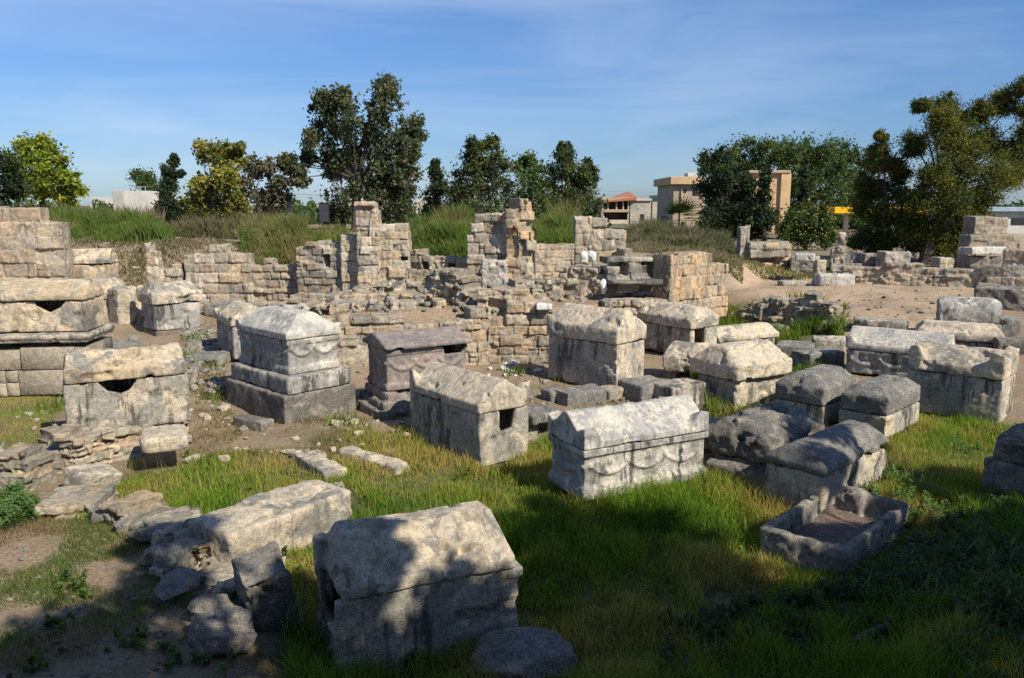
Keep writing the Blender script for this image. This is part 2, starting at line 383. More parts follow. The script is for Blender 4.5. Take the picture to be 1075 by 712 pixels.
def inpoly(poly, x, y):
    r = np.zeros(x.shape, bool); j = len(poly) - 1
    for i in range(len(poly)):
        xi, yi = poly[i][:2]; xj, yj = poly[j][:2]
        c = ((yi > y) != (yj > y)); r ^= c & (x < (xj - xi) * (y - yi) / ((yj - yi) + 1e-12) + xi); j = i
    return r
def wpoly(pts, z=0.0): return [P(px, py, z) for px, py in pts]
LAWN = wpoly([(70, 552), (90, 520), (130, 492), (230, 480), (300, 474), (360, 462), (430, 468), (520, 492), (585, 455), (740, 470), (745, 436), (850, 440), (940, 405), (1000, 436), (1100, 450),
              (1200, 520), (1300, 760), (300, 770), (300, 640), (245, 590), (205, 560), (150, 555)])
LEFTG = wpoly([(-40, 425), (62, 418), (62, 452), (20, 474), (-40, 480)], 0.2)
MIDG = wpoly([(715, 335), (760, 322), (870, 318), (890, 352), (850, 400), (800, 440), (745, 430), (730, 380)], 0.35)
FERN = wpoly([(-40, 520), (30, 515), (40, 545), (0, 560), (-40, 560)], 0.25)
PATH = wpoly([(765, 290), (800, 284), (1030, 303), (1020, 316), (960, 345), (900, 328), (860, 318), (780, 312)], 1.3)
GREENB = wpoly([(780, 285), (830, 284), (900, 272), (890, 262), (780, 262)], 1.4)
def near_poly(poly, x, y):           # soft membership with a ragged edge
    n = 0
    p = np.stack([x, y, 0 * x], 1)
    for k in range(5):
        ox = 0.45 * fbm(p * 0.9 + k * 9, 20 + k, 2); oy = 0.45 * fbm(p * 0.9 + k * 5, 40 + k, 2)
        n = n + inpoly(poly, x + ox * (1 + k * .4), y + oy * (1 + k * .4))
    return n / 5.0

def axis(segs):
    r = [np.arange(a, b, s) for a, b, s in segs]; return np.concatenate(r)
gx = axis([(-4000, -400, 600), (-400, -60, 40), (-60, -24, 1.5), (-24, 24, 0.16), (24, 60, 1.5), (60, 400, 40), (400, 4001, 600)])
gy = axis([(-600, -40, 80), (-40, 3, 2.0), (3, 40, 0.16), (40, 62, 0.6), (62, 160, 6), (160, 600, 60), (600, 6001, 600)])
X, Y = np.meshgrid(gx, gy); Z = gz(X, Y); fx, fy = X.ravel(), Y.ravel()
V = np.stack([fx, fy, Z.ravel()], 1); nx, ny = len(gx), len(gy)
idx = np.arange(nx * ny).reshape(ny, nx)
Q = np.stack([idx[:-1, :-1].ravel(), idx[:-1, 1:].ravel(), idx[1:, 1:].ravel(), idx[1:, :-1].ravel()], 1)
grn = np.maximum.reduce([near_poly(LAWN, fx, fy), 0.6 * near_poly(LEFTG, fx, fy), near_poly(MIDG, fx, fy) * (fy < 30.5), near_poly(FERN, fx, fy), 0.25 * near_poly(GREENB, fx, fy)])
pth = near_poly(PATH, fx, fy)
farg = sstep(62, 90, fy)
soil = np.array([0.30, 0.22, 0.145]); gcol = np.array([0.060, 0.075, 0.020]); pcol = np.array([0.44, 0.32, 0.215]); fcol = np.array([0.11, 0.115, 0.06]); bankc = np.array([0.27, 0.205, 0.15])
bkm = sstep(-0.5, 1.0, fy - polyline_y(BANK, fx))
C = soil * (1 - bkm)[:, None] + bankc * bkm[:, None]
C = C * (1 - grn)[:, None] + gcol * grn[:, None]; C = C * (1 - pth)[:, None] + pcol * pth[:, None]; C = C * (1 - farg)[:, None] + fcol * farg[:, None]
def ground_mat():
    m = M('ground_soil', 0.95); tcn = m.n('ShaderNodeTexCoord'); v = tcn.outputs['Object']; a = m.n('ShaderNodeVertexColor', layer_name='Col')
    c = m.mix(m.ramp(m.noise(v, 0.9, 8, 0.65), 0.46, 0.62, 0, 0.5), a.outputs[0], (0.19, 0.155, 0.085))
    c = m.mix(m.ramp(m.noise(v, 2.6, 7, 0.7), 0.50, 0.66, 0, 0.5), c, (0.36, 0.275, 0.19))
    c = m.mix(m.ramp(m.noise(v, 14, 5, 0.7), 0.60, 0.72, 0, 0.6), c, (0.46, 0.39, 0.30))
    c = m.mix(1.0, c, m.ramp(m.noise(v, 22, 8, 0.75), 0.25, 0.75, 0.55, 1.35), 'MULTIPLY')
    b = m.bump(m.noise(v, 8, 10, 0.75), 0.9, 0.08)
    return m.done(c, b)
MAT['ground'] = ground_mat()
g = link('ground', npmesh('ground', V, Q, C, True), MAT['ground']); g['kind'] = 'structure'

# ------------------------------------------------------------------ masonry walls
def chamfer_block(r, lx, ly, lz, jit, bev):
    b = min(lx, ly, lz) * bev; V = []; b *= .65
    for sx in (-1, 1):
        for sy in (-1, 1):
            for sz in (-1, 1):
                j = r.normal(0, jit, 3)
                for k in range(3):
                    o = [b, b, b]; o[k] = 0
                    V.append([sx * (lx / 2 - o[0]) + j[0], sy * (ly / 2 - o[1]) + j[1], sz * (lz / 2 - o[2]) + j[2]])
    return np.array(V)
_cf = None
def cfaces():
    global _cf
    if _cf is None:
        b = chamfer_block(np.random.default_rng(1), 1, 1, 1, 0, 0.1); V, _f = b, None
        bm = bmesh.new(); vs = [bm.verts.new(p) for p in V]; bm.verts.index_update(); rr = bmesh.ops.convex_hull(bm, input=bm.verts)
        _cf = np.array([[v.index for v in f.verts] for f in bm.faces if len(f.verts) == 3]); 
        if len(_cf) < 44:
            bmesh.ops.triangulate(bm, faces=bm.faces); _cf = np.array([[v.index for v in f.verts] for f in bm.faces])
        bm.free()
    return _cf
SAND = [(0.449, 0.34, 0.227), (0.403, 0.302, 0.201), (0.487, 0.383, 0.265), (0.374, 0.295, 0.205), (0.346, 0.29, 0.217), (0.428, 0.36, 0.269)]
ORANGE = [(0.521, 0.346, 0.193), (0.486, 0.325, 0.182), (0.467, 0.335, 0.207), (0.397, 0.29, 0.185)]
GREYS = [(0.356, 0.314, 0.237), (0.297, 0.262, 0.198), (0.416, 0.363, 0.272), (0.249, 0.223, 0.173), (0.392, 0.301, 0.187)]
BASALT = [(0.125, 0.118, 0.108), (0.16, 0.15, 0.135), (0.20, 0.185, 0.165), (0.10, 0.095, 0.088)]
PALEB = [(0.522, 0.441, 0.327), (0.473, 0.395, 0.286), (0.549, 0.474, 0.365), (0.428, 0.362, 0.274), (0.49, 0.374, 0.243)]
def masonry_blocks(r, p0, p1, z0, top, thick, ch, bl, pal, jit=0.008, bev=0.09, gap=0.022, holes=(), core=(0.20, 0.165, 0.12), lean=0.0, out=0.03):
    p0 = np.array(p0[:2]); p1 = np.array(p1[:2]); Ln = np.linalg.norm(p1 - p0); t = (p1 - p0) / Ln; n = np.array([-t[1], t[0]])
    if n @ (p0 + p1) < 0: n = -n                         # n: into the wall, away from the camera
    Vs, Cs, Fs, Bs = [], [], [], []; fc = cfaces(); z = z0; nv = 0
    tops = [top(s) for s in np.linspace(0, Ln, 40)]; zmax = max(tops); ss = np.linspace(0, Ln, 40)
    bfc = np.array([[0, 2, 3], [0, 3, 1], [4, 5, 7], [4, 7, 6], [0, 1, 5], [0, 5, 4], [1, 3, 7], [1, 7, 5], [3, 2, 6], [3, 6, 7], [2, 0, 4], [2, 4, 6]])
    def add(V, s, dn, zc, col, faces):
        nonlocal nv
        W = np.empty((len(V), 3)); W[:, :2] = p0 + np.outer(s + V[:, 0], t) + np.outer(dn + V[:, 1], n); W[:, 2] = zc + V[:, 2]
        Vs.append(W); Cs.append(np.tile(col, (len(V), 1))); Fs.append(faces + nv); nv += len(V)
    while z < zmax:
        h = r.uniform(*ch); s = -r.uniform(0, bl[0] * 0.6)
        while s < Ln:
            l = r.uniform(*bl); a, b = max(s, 0), min(s + l, Ln); s += l
            if b - a < 0.06: continue
            c = (a + b) / 2; tp = top(c)
            if z + h * 0.45 > tp: continue
            dn = thick / 2 + r.normal(0, out * 0.6)
            if any(h0 < c < h1 and k0 < z + h / 2 < k1 for h0, h1, k0, k1 in holes): dn += 0.32
            hh = h * (r.uniform(0.8, 1.05) if z + 1.5 * h > tp else 1.0)
            subs = [(c, b - a, z + hh / 2, hh)]
            if r.random() < .22 and hh > .16:                 # a gap packed with small stones
                k_ = r.integers(2, 4); cut = np.cumsum(r.dirichlet([3] * k_))[:-1]; ed = np.concatenate([[0], cut, [1]]); subs = []
                for e0, e1 in zip(ed[:-1], ed[1:]):
                    if r.random() < .6: subs += [(a + (b - a) * (e0 + e1) / 2, (b - a) * (e1 - e0), z + hh * .27, hh * .54), (a + (b - a) * (e0 + e1) / 2, (b - a) * (e1 - e0), z + hh * .77, hh * .46)]
                    else: subs.append((a + (b - a) * (e0 + e1) / 2, (b - a) * (e1 - e0), z + hh / 2, hh))
            for c_, l_, z_, h_ in subs:
                col = np.array(pal[r.integers(len(pal))]) * r.uniform(0.78, 1.15); d_ = dn + r.normal(0, out * .35)
                add(chamfer_block(r, l_ - gap, thick, h_ - gap, jit, bev), c_, d_, z_, col, fc)
                pc = p0 + c_ * t + d_ * n; Bs.append([pc[0], pc[1], z_, t[0], t[1], l_ / 2, h_ / 2, *col, thick / 2])
            cb = np.array([(x, y, q) for q in (-.5, .5) for y in (-.5, .5) for x in (-.5, .5)]) * np.array([b - a + 0.01, max(thick-0.09, .02), hh + 0.004])
            add(cb, c, dn + 0.02, z + hh / 2, np.array(core), bfc)
        z += h
    if not Vs: print('EMPTY WALL', z0, zmax); return np.zeros((0, 3)), np.zeros((0, 3), int), np.zeros((0, 3)), np.zeros((0, 11))
    return np.concatenate(Vs), np.concatenate(Fs), np.concatenate(Cs), np.array(Bs)
def join(parts):
    V, Fc, Cc, B, k = [], [], [], [], 0
    for v, f, c, b in parts: V.append(v); Fc.append(f + k); Cc.append(c); B.append(b); k += len(v)
    return np.concatenate(V), np.concatenate(Fc), np.concatenate(Cc), np.concatenate(B)
def plane_hit(px, py, p0, p1):
    d = ray(px, py); p0 = np.array(p0[:2]); t = np.array(p1[:2]) - p0; Ln = np.linalg.norm(t); t = t / Ln
    A = np.array([[t[0], -d[0]], [t[1], -d[1]]]); s, k = np.linalg.solve(A, -p0); return s, CAMH + d[2] * k
def wall_blocks(seed, a, b, z0, tops, thick=0.6, ch=(0.25, 0.35), bl=(0.35, 0.8), pal=SAND, holes=(), rag=0.0, **kw):
    """a, b: (px, distance) of the two ends; tops: (px0, px1, py) steps read from the photo"""
    r = np.random.default_rng(seed); p0 = PD(a[0], tops[0][2], a[1]); p1 = PD(b[0], tops[-1][2], b[1])
    st = []
    for q0, q1, py in tops:
        s0, zt = plane_hit(q0, py, p0, p1); s1, zt2 = plane_hit(q1, py, p0, p1); st.append((s0, s1, (zt + zt2) / 2))
    def top(s):
        z = z0
        for s0, s1, zt in st:
            if s0 - 0.02 <= s <= s1 + 0.02: z = max(z, zt + rag * math.sin(s * 7.3 + seed) * math.sin(s * 3.1))
        return z
    hs = []
    for q0, q1, y0, y1 in holes:
        sa, za = plane_hit(q0, y0, p0, p1); sb, zb = plane_hit(q1, y1, p0, p1); hs.append((min(sa, sb), max(sa, sb), min(za, zb), max(za, zb)))
    return masonry_blocks(r, p0, p1, z0, top, thick, ch, bl, pal, holes=hs, **kw)
def wall(name, label, parts, cat='wall', carve=()):
    if any(len(p_[0]) == 0 for p_ in parts): print('  in', label)
    V, Fc, C, B = join(parts)
    V = V + 0.02 * np.stack([vnoise(V * 4.1 + 3, 1), vnoise(V * 4.1 + 40, 2), vnoise(V * 4.1 + 80, 3)], 1)
    c0 = np.array([V[:, 0].mean(), V[:, 1].mean(), V[:, 2].min()]); V = V - c0
    far = np.hypot(c0[0], c0[1]); vox = float(np.clip(far * .00115, .02, .05))
    tmp = bpy.data.objects.new('tmp', npmesh('tmp', V, Fc)); COL.objects.link(tmp)
    md = tmp.modifiers.new('r', 'REMESH'); md.mode = 'VOXEL'; md.voxel_size = vox
    dg = bpy.context.evaluated_depsgraph_get(); me = bpy.data.meshes.new_from_object(tmp.evaluated_get(dg)); me.name = name; bpy.data.objects.remove(tmp)
    if carve:
        tmp = bpy.data.objects.new('tmp', me); COL.objects.link(tmp); cs = []
        for (ax, ay), (bx, by), x0, x1, y0, y1, dep in carve:
            p0 = PD(ax, y0, ay); p1 = PD(bx, y0, by); t_ = (p1 - p0)[:2]; t_ = t_ / np.linalg.norm(t_); n_ = np.array([-t_[1], t_[0]]); pts_ = []
            for px_, py_ in ((x0, y0), (x1, y0), (x1 - .5, y1), (x0 + .5, y1)):
                s_, z_ = plane_hit(px_, py_, p0, p1); w_ = p0[:2] + t_ * s_
                for dd in (-.6, dep): pts_.append((*(w_ + n_ * dd - c0[:2]), z_ - c0[2]))
            co = bpy.data.objects.new('cut', pmesh('cut', [hull(pts_)])); COL.objects.link(co); cs.append(co)
            b_ = tmp.modifiers.new('b', 'BOOLEAN'); b_.operation = 'DIFFERENCE'; b_.object = co; b_.solver = 'EXACT'
        dg = bpy.context.evaluated_depsgraph_get(); m2 = bpy.data.meshes.new_from_object(tmp.evaluated_get(dg)); print('CARVE', len(me.vertices), len(m2.vertices))
        if len(m2.vertices) > .5 * len(me.vertices): me = m2; me.name = name
        for o in cs + [tmp]: bpy.data.objects.remove(o)
    n = len(me.vertices); W = np.empty(n * 3); me.vertices.foreach_get('co', W); W = W.reshape(-1, 3)
    E = np.empty(len(me.edges) * 2, np.int32); me.edges.foreach_get('vertices', E); W = lap(W, E.reshape(-1, 2), 1, .35)
    me.vertices.foreach_set('co', W.ravel()); me.update(); N = np.empty(n * 3, np.float32); me.vertices.foreach_get('normal', N); N = N.reshape(-1, 3)
    q = W + c0; W = W + N * (.016 * fbm(q * 3.3, 7, 3) + .026 * fbm(q * 8, 8, 3) - .10 * np.maximum(0, fbm(q * 2.1, 9, 3) - .3))[:, None]
    me.vertices.foreach_set('co', W.ravel())
    q = q + .03 * np.stack([vnoise(q * 5, 11), vnoise(q * 5, 12), vnoise(q * 5, 13)], 1)
    cc = np.ones((n, 4), np.float32); gr = np.zeros(n)
    for i in range(0, n, 4000):
        p_ = q[i:i + 4000]; dx = p_[:, None, 0] - B[None, :, 0]; dy = p_[:, None, 1] - B[None, :, 1]
        ls = np.abs(dx * B[:, 3] + dy * B[:, 4]); ln = np.abs(-dx * B[:, 4] + dy * B[:, 3]); lz = np.abs(p_[:, None, 2] - B[:, 2])
        m_ = np.maximum(np.maximum(ls / B[:, 5], lz / B[:, 6]), ln / (B[:, 10] + .05)); j = m_.argmin(1); rr = np.arange(len(j))
        cc[i:i + 4000, :3] = B[j, 7:10]; e = np.minimum(B[j, 5] - ls[rr, j], B[j, 6] - lz[rr, j]); gr[i:i + 4000] = np.clip(1 - e / .03, 0, 1)
    gr *= np.clip(.75 + 1.2 * fbm(q * 1.4, 21, 2), 0, 1.1)
    me.vertices.foreach_set('co', (W - N * (gr * .04)[:, None]).ravel())
    cc[:, :3] = cc[:, :3] * (1 - .5 * gr[:, None]) + np.array([.14, .115, .085]) * (.5 * gr[:, None])
    me.color_attributes.new('Col', 'FLOAT_COLOR', 'POINT').data.foreach_set('color', cc.ravel())
    me.polygons.foreach_set('use_smooth', np.ones(len(me.polygons), bool)); me.materials.clear()
    print('WALL', label[:40], n)
    o = link(name, me, MAT['wall'], None, c0); return tag(o, label, cat, None, 'thing')

R = dict(ch=(0.14, 0.26), bl=(0.18, 0.5), jit=0.022, bev=0.2, out=0.07, rag=0.10)
wall('ashlar_wall', 'stepped wall of large tan ashlar blocks at the far left edge below the reeds',
     [wall_blocks(1, (-60, 26), (66, 26.4), 0.9, [(-60, 38, 220), (38, 62, 234), (-60, 55, 234), (-60, 67, 247)], 0.7, (0.42, 0.5), (0.6, 1.2), SAND, bev=0.06, holes=[(58, 64, 262, 277)])])
wall('rubble_wall', 'long tan rubble and block wall below the dry bank left of the capped pillar',
     [wall_blocks(2, (191, 28.6), (264, 28.8), 0.8, [(191, 264, 261)], 0.6, (0.3, 0.4), (0.4, 0.9), PALEB + SAND, rag=.05, out=.05, bev=.12),
      wall_blocks(3, (264, 28.8), (360, 28.8), 0.8, [(264, 300, 275), (300, 325, 277), (325, 360, 262)], 0.6, (0.2, 0.32), (0.25, 0.6), SAND, rag=.08, out=.06, bev=.16, jit=.015)])
wall('broken_wall', 'narrow broken wall stub with tan stones on the bank left of the long rubble wall',
     [wall_blocks(4, (151, 28.5), (165, 28.5), 0.9, [(151, 160, 259), (160, 166, 267)], 0.5, (0.25, 0.35), (0.3, 0.5), PALEB), wall_blocks(5, (165, 28.7), (192, 28.7), 0.8, [(165, 178, 283), (178, 192, 276)], 0.5, (0.2, 0.35), (0.3, 0.6), PALEB, rag=.1)])
wall('pillared_wall', 'ruined block wall with a tall pillar capped by a flat slab',
     [wall_blocks(6, (309, 28.4), (358, 28.2), 1.1, [(309, 320, 258), (320, 358, 254)], 0.6, (0.2, 0.32), (0.3, 0.6), GREYS + SAND, rag=.06, out=.05),
      wall_blocks(7, (356, 28.0), (376, 28.0), 1.0, [(356, 376, 247)], 0.6, (0.28, 0.36), (0.35, 0.6), PALEB),
      wall_blocks(8, (372, 27.6), (397, 27.6), 1.0, [(372, 393, 216), (393, 398, 224)], 0.8, (0.28, 0.36), (0.3, 0.62), PALEB, bev=.07, out=.04),
      wall_blocks(9, (370.5, 27.5), (393, 27.5), 4.55, [(370, 394, 210)], 0.95, (0.2, 0.22), (0.75, 0.8), PALEB, bev=.12),
      wall_blocks(10, (397, 27.8), (430, 27.8), 0.9, [(397, 430, 236)], 0.7, (0.28, 0.36), (0.3, 0.62), PALEB + ORANGE[:1], bev=.07, out=.04)], carve=[((309, 28.4), (358, 28.2), 339.5, 347, 267, 281, .5), ((397, 27.8), (430, 27.8), 420, 428, 270, 273, .4)])
wall('rubble_wall', 'low heap-like wall of grey and tan rubble below the capped pillar',
     [wall_blocks(11, (350, 26.4), (440, 25.6), 0.6, [(350, 375, 312), (375, 400, 304), (400, 440, 300)], 0.9, (0.14, 0.3), (0.2, 0.6), GREYS + PALEB, jit=.035, bev=.24, out=.14, rag=.2),
      wall_blocks(12, (418, 27.0), (442, 27.0), 1.2, [(418, 442, 292)], 0.6, (0.4, 0.5), (0.6, 0.8), GREYS, bev=.07)])
wall('rubble_wall', 'bare tan and grey rubble wall running between the two tall pillared walls',
     [wall_blocks(13, (430, 28.2), (496, 28.0), 1.2, [(430, 450, 262), (450, 470, 268), (470, 496, 272)], 0.6, (0.18, 0.3), (0.25, 0.6), SAND + GREYS, rag=.08, out=.08, bev=.16, jit=.018)], carve=[((430, 28.2), (496, 28.0), 443, 450, 275, 283, .5), ((430, 28.2), (496, 28.0), 470, 478, 277, 282, .5)])
wall('rubble_wall', 'stepped slope of tumbled rubble courses between the retaining wall and the capped pillar',
     [wall_blocks(60, (345, 22.2), (470, 22.8), 1.3, [(345, 380, 319), (380, 420, 321), (420, 470, 318)], .9, (.12, .24), (.16, .5), GREYS + PALEB, jit=.035, bev=.24, out=.16, rag=.14),
      wall_blocks(61, (350, 23.6), (455, 24.0), 1.4, [(350, 385, 311), (385, 430, 313), (430, 455, 307)], 1.0, (.14, .28), (.16, .55), GREYS + PALEB + SAND, jit=.04, bev=.24, out=.18, rag=.16),
      wall_blocks(62, (342, 25.0), (440, 25.0), 1.4, [(342, 370, 306), (370, 400, 299), (400, 440, 297)], 1.0, (.16, .3), (.2, .6), GREYS + PALEB, jit=.04, bev=.22, out=.16, rag=.16),
      wall_blocks(63, (262, 27.2), (345, 26.6), .8, [(262, 300, 318), (300, 345, 316)], .8, (.12, .24), (.16, .5), SAND + GREYS, jit=.035, bev=.24, out=.16, rag=.16)])
wall('rounded_rubble_wall', 'grey rubble wall with a rounded right end like a broken vault',
     [wall_blocks(14, (443, 24.2), (492, 23.2), 0.8, [(443, 452, 288), (452, 478, 284), (478, 485, 292), (485, 490, 303), (488, 493, 318)], 1.0, (0.14, 0.24), (0.16, 0.42), GREYS, jit=.03, bev=.24, out=.09, rag=.06, core=(.16, .14, .11))])
wall('pillared_wall', 'tall broken wall with a projecting orange sandstone pillar, at the centre of the ruins',
     [wall_blocks(15, (489, 27.2), (532, 27.0), 1.6, [(489, 497, 247), (497, 532, 228)], 0.7, (0.29, 0.38), (0.3, 0.7), PALEB + GREYS, bev=.08, out=.05),
      wall_blocks(16, (530, 26.7), (546, 26.6), 1.6, [(530, 547, 216)], 0.8, (0.28, 0.38), (0.3, 0.6), ORANGE, out=.10, bev=.12),
      wall_blocks(17, (545, 26.6), (562, 26.9), 1.6, [(545, 558, 214), (545, 562, 227)], 0.8, (0.3, 0.4), (0.3, 0.6), ORANGE + GREYS, out=.13, bev=.13),
      wall_blocks(18, (505, 26.2), (532, 26.2), 1.6, [(505, 532, 272)], 0.5, (0.18, 0.24), (0.22, 0.4), [(.46, .43, .38), (.40, .38, .34), (.50, .45, .38)], bev=.1)], carve=[((545, 26.4), (562, 26.6), 549, 553, 252, 262, .35), ((545, 26.4), (562, 26.6), 558, 561, 244, 254, .4), ((530, 26.4), (546, 26.4), 538, 541, 238, 242, .3)])
wall('retaining_wall', 'long sandstone block retaining wall with white pieces at its foot, behind the brownish sarcophagus',
     [wall_blocks(19, (336, 20.7), (440, 21.4), 0.0, [(336, 350, 337), (350, 372, 329), (372, 386, 333), (386, 440, 335)], 0.7, (0.24, 0.34), (0.25, 0.6), GREYS + SAND, rag=.08, out=.05),
      wall_blocks(119, (436, 21.4), (514, 22.0), 0.0, [(436, 470, 340), (470, 490, 333), (490, 516, 324)], 0.7, (0.25, 0.36), (0.3, 0.7), SAND, rag=.06, out=.05),
      wall_blocks(20, (512, 22.0), (582, 22.0), 0.0, [(512, 540, 326), (540, 562, 322), (562, 582, 317)], 0.7, (0.24, 0.36), (0.3, 0.8), SAND + ORANGE[2:] + [(.55, .52, .46)], out=.05, rag=.05),
      wall_blocks(120, (500, 22.5), (574, 22.5), 1.5, [(500, 530, 303), (530, 558, 299), (558, 574, 307)], 0.7, (0.14, 0.26), (0.2, 0.55), GREYS + SAND, jit=.025, bev=.2, out=.1, rag=.06)])
wall('rubble_wall', 'low grey rubble course on the terrace in front of the orange sandstone pillar',
     [wall_blocks(21, (515, 24.4), (590, 25.0), 1.45, [(515, 540, 301), (540, 562, 296), (562, 590, 292)], 0.8, (0.14, 0.24), (0.2, 0.5), GREYS, jit=.03, bev=.24, out=.12, rag=.1)])
wall('low_wall', 'low flat topped wall of tan blocks right of the orange sandstone pillar',
     [wall_blocks(22, (561, 27.6), (604, 28.0), 1.6, [(561, 604, 254)], 0.8, (0.2, 0.28), (0.3, 0.6), ORANGE[2:] + PALEB + SAND, rag=.04), ])
wall('rubble_wall', 'tumbled rubble footing with upright stones below the two white marble heads',
     [wall_blocks(23, (586, 25.4), (645, 25.2), 1.45, [(586, 600, 285), (600, 622, 279), (622, 645, 283)], 0.9, (0.18, 0.4), (0.2, 0.5), GREYS + SAND, jit=.03, bev=.22, out=.10, rag=.1)])
wall('block_wall', 'short wall of big grey blocks with a stepped top left of the red roofed house',
     [wall_blocks(24, (603, 29.4), (622, 29.4), 1.8, [(603, 622, 229)], 0.7, (0.3, 0.4), (0.35, 0.6), GREYS + PALEB, bev=.07),
      wall_blocks(25, (622, 29.4), (659, 29.6), 1.8, [(622, 659, 239), (622, 630, 234)], 0.7, (0.36, 0.46), (0.4, 0.8), PALEB + GREYS, bev=.07),
      wall_blocks(26, (656, 29.0), (664, 29.2), 1.8, [(656, 664, 259)], 0.5, (0.3, 0.4), (0.4, 0.6), PALEB)])
wall('niche_wall', 'dark basalt block wall with two square niches above a projecting ledge',
     [wall_blocks(133, (637, 25.0), (714, 25.6), 2.84, [(637, 650, 271), (650, 714, 268)], 0.75, (0.2, 0.22), (0.6, 1.1), BASALT + GREYS[:2], bev=.08, core=(.08, .075, .07)),
      wall_blocks(27, (637, 25.0), (714, 25.6), 1.9, [(637, 714, 274.5)], 0.7, (0.28, 0.32), (0.4, 0.8), BASALT + GREYS[:2], bev=.06, core=(.08, .075, .07)),
      wall_blocks(28, (642, 24.5), (697, 24.7), 2.22, [(642, 697, 293)], 0.6, (0.15, 0.16), (0.9, 1.6), BASALT, bev=.15)], carve=[((637, 25.0), (714, 25.6), 650.5, 660.5, 275, 290, .45), ((637, 25.0), (714, 25.6), 679, 689.5, 275, 290, .45)])
wall('sandstone_wall', 'wall of upright orange sandstone bricks joined to the dark niche wall',
     [wall_blocks(29, (704, 24.9), (766, 27.0), 0.9, [(704, 720, 268), (720, 748, 266), (748, 767, 275)], 0.7, (0.36, 0.42), (0.16, 0.27), ORANGE + SAND[:2], gap=.03, rag=.05),
      wall_blocks(30, (634, 23.6), (702, 24.0), 0.6, [(634, 702, 312)], 0.6, (0.16, 0.26), (0.25, 0.5), SAND + GREYS, jit=.02, bev=.2, rag=.08)])
wall('pillared_wall', 'low ruin of weathered orange blocks with one upright grey post at its left end',
     [wall_blocks(31, (777, 40), (788, 40), 1.0, [(777, 788, 241)], 0.6, (0.45, 0.6), (0.5, 0.6), GREYS, bev=.1),
      wall_blocks(32, (786, 40.2), (833, 40.6), 1.0, [(786, 800, 255), (800, 833, 256)], 0.9, (0.4, 0.55), (0.5, 0.9), ORANGE + GREYS, bev=.16, jit=.04, out=.12, rag=.06),
      wall_blocks(132, (788, 39.7), (830, 40.1), 2.05, [(788, 830, 255)], 1.3, (0.4, 0.5), (0.5, 0.9), GREYS, bev=.2, jit=.04, out=.1, rag=.05)])
wall('rubble_wall', 'long low rubble wall beside the dirt path under the large right tree',
     [wall_blocks(33, (872, 34.6), (930, 33.8), 0.9, [(872, 900, 280), (900, 930, 281)], 0.7, (0.14, 0.26), (0.2, 0.5), GREYS + SAND, jit=.025, bev=.2, out=.08, rag=.08),
      wall_blocks(34, (930, 33.8), (1030, 32.6), 0.9, [(930, 960, 278), (960, 990, 280), (990, 1030, 283)], 0.7, (0.14, 0.26), (0.2, 0.5), GREYS + SAND, jit=.025, bev=.2, out=.08, rag=.08)])
wall('rubble_wall', 'overgrown rubble retaining edge below the front of the dirt path',
     [wall_blocks(35, (766, 28.4), (800, 27.6), 0.3, [(766, 780, 324), (780, 800, 319)], 0.8, (0.14, 0.26), (0.2, 0.45), GREYS, jit=.03, bev=.24, out=.12, rag=.1),
      wall_blocks(36, (800, 27.6), (880, 26.2), 0.3, [(800, 830, 315), (830, 862, 312), (862, 880, 322)], 0.8, (0.14, 0.28), (0.2, 0.5), GREYS, jit=.03, bev=.24, out=.14, rag=.15)])
wall('ashlar_wall', 'tall wall of tan ashlar blocks at the right edge in front of the white building',
     [wall_blocks(37, (1024, 40), (1060, 40.5), 1.0, [(1024, 1060, 227)], 0.8, (0.22, 0.28), (0.35, 0.7), [tuple(c * .8 for c in t) for t in SAND], bev=.06),
      wall_blocks(38, (1018, 38), (1110, 38.5), 1.0, [(1018, 1110, 247)], 0.8, (0.36, 0.42), (0.5, 1.0), [tuple(c * .8 for c in t) for t in SAND + GREYS], bev=.07, out=.06)])
wall('block_pier', 'stack of pale ashlar blocks at the right edge beneath the tall tan wall',
     [wall_blocks(39, (1053, 32), (1110, 31), 0.8, [(1053, 1075, 263), (1068, 1110, 259)], 1.2, (0.5, 0.6), (0.7, 1.2), PALEB, bev=.06)])
wall('low_wall', 'low dark masonry chamber with a shaded opening beneath a long white stone beam',
     [wall_blocks(40, (1018, 36.4), (1056, 36), 1.0, [(1018, 1056, 267)], 0.8, (0.4, 0.5), (0.6, 1.0), BASALT + GREYS[:2], bev=.1, holes=[(1045, 1056, 270, 285)])])
wall('rubble_wall', 'ragged remnant of a pale rubble wall standing beside the round bush',
     [wall_blocks(41, (873, 40.2), (889, 40), 1.0, [(873, 878, 258), (878, 884, 250), (884, 889, 245)], 0.8, (0.2, 0.3), (0.25, 0.5), PALEB, jit=.03, bev=.2, rag=.1)])
# near rubble walls
wall('rubble_wall', 'low rubble wall carrying the pale sarcophagus with a V shaped hole',
     [wall_blocks(42, (36, 13.4), (75, 13.5), -0.1, [(36, 52, 478), (52, 75, 460)], 0.6, (0.12, 0.2), (0.2, 0.5), GREYS + SAND, jit=.025, bev=.24, out=.07, rag=.05),
      wall_blocks(43, (72, 13.5), (150, 14.55), -0.1, [(72, 150, 452)], 1.3, (0.13, 0.2), (0.2, 0.6), GREYS + SAND, jit=.02, bev=.24, out=.05),
      wall_blocks(44, (148, 14.6), (200, 15.2), -0.1, [(148, 200, 445)], 1.0, (0.14, 0.22), (0.25, 0.5), GREYS + SAND, jit=.02, bev=.24, out=.06, holes=[(152, 172, 466, 486)]),
      wall_blocks(45, (200, 15.0), (275, 15.4), -0.1, [(200, 230, 464), (230, 275, 472)], 0.6, (0.1, 0.2), (0.15, 0.4), SAND + GREYS, jit=.03, bev=.25, out=.1, rag=.08)])
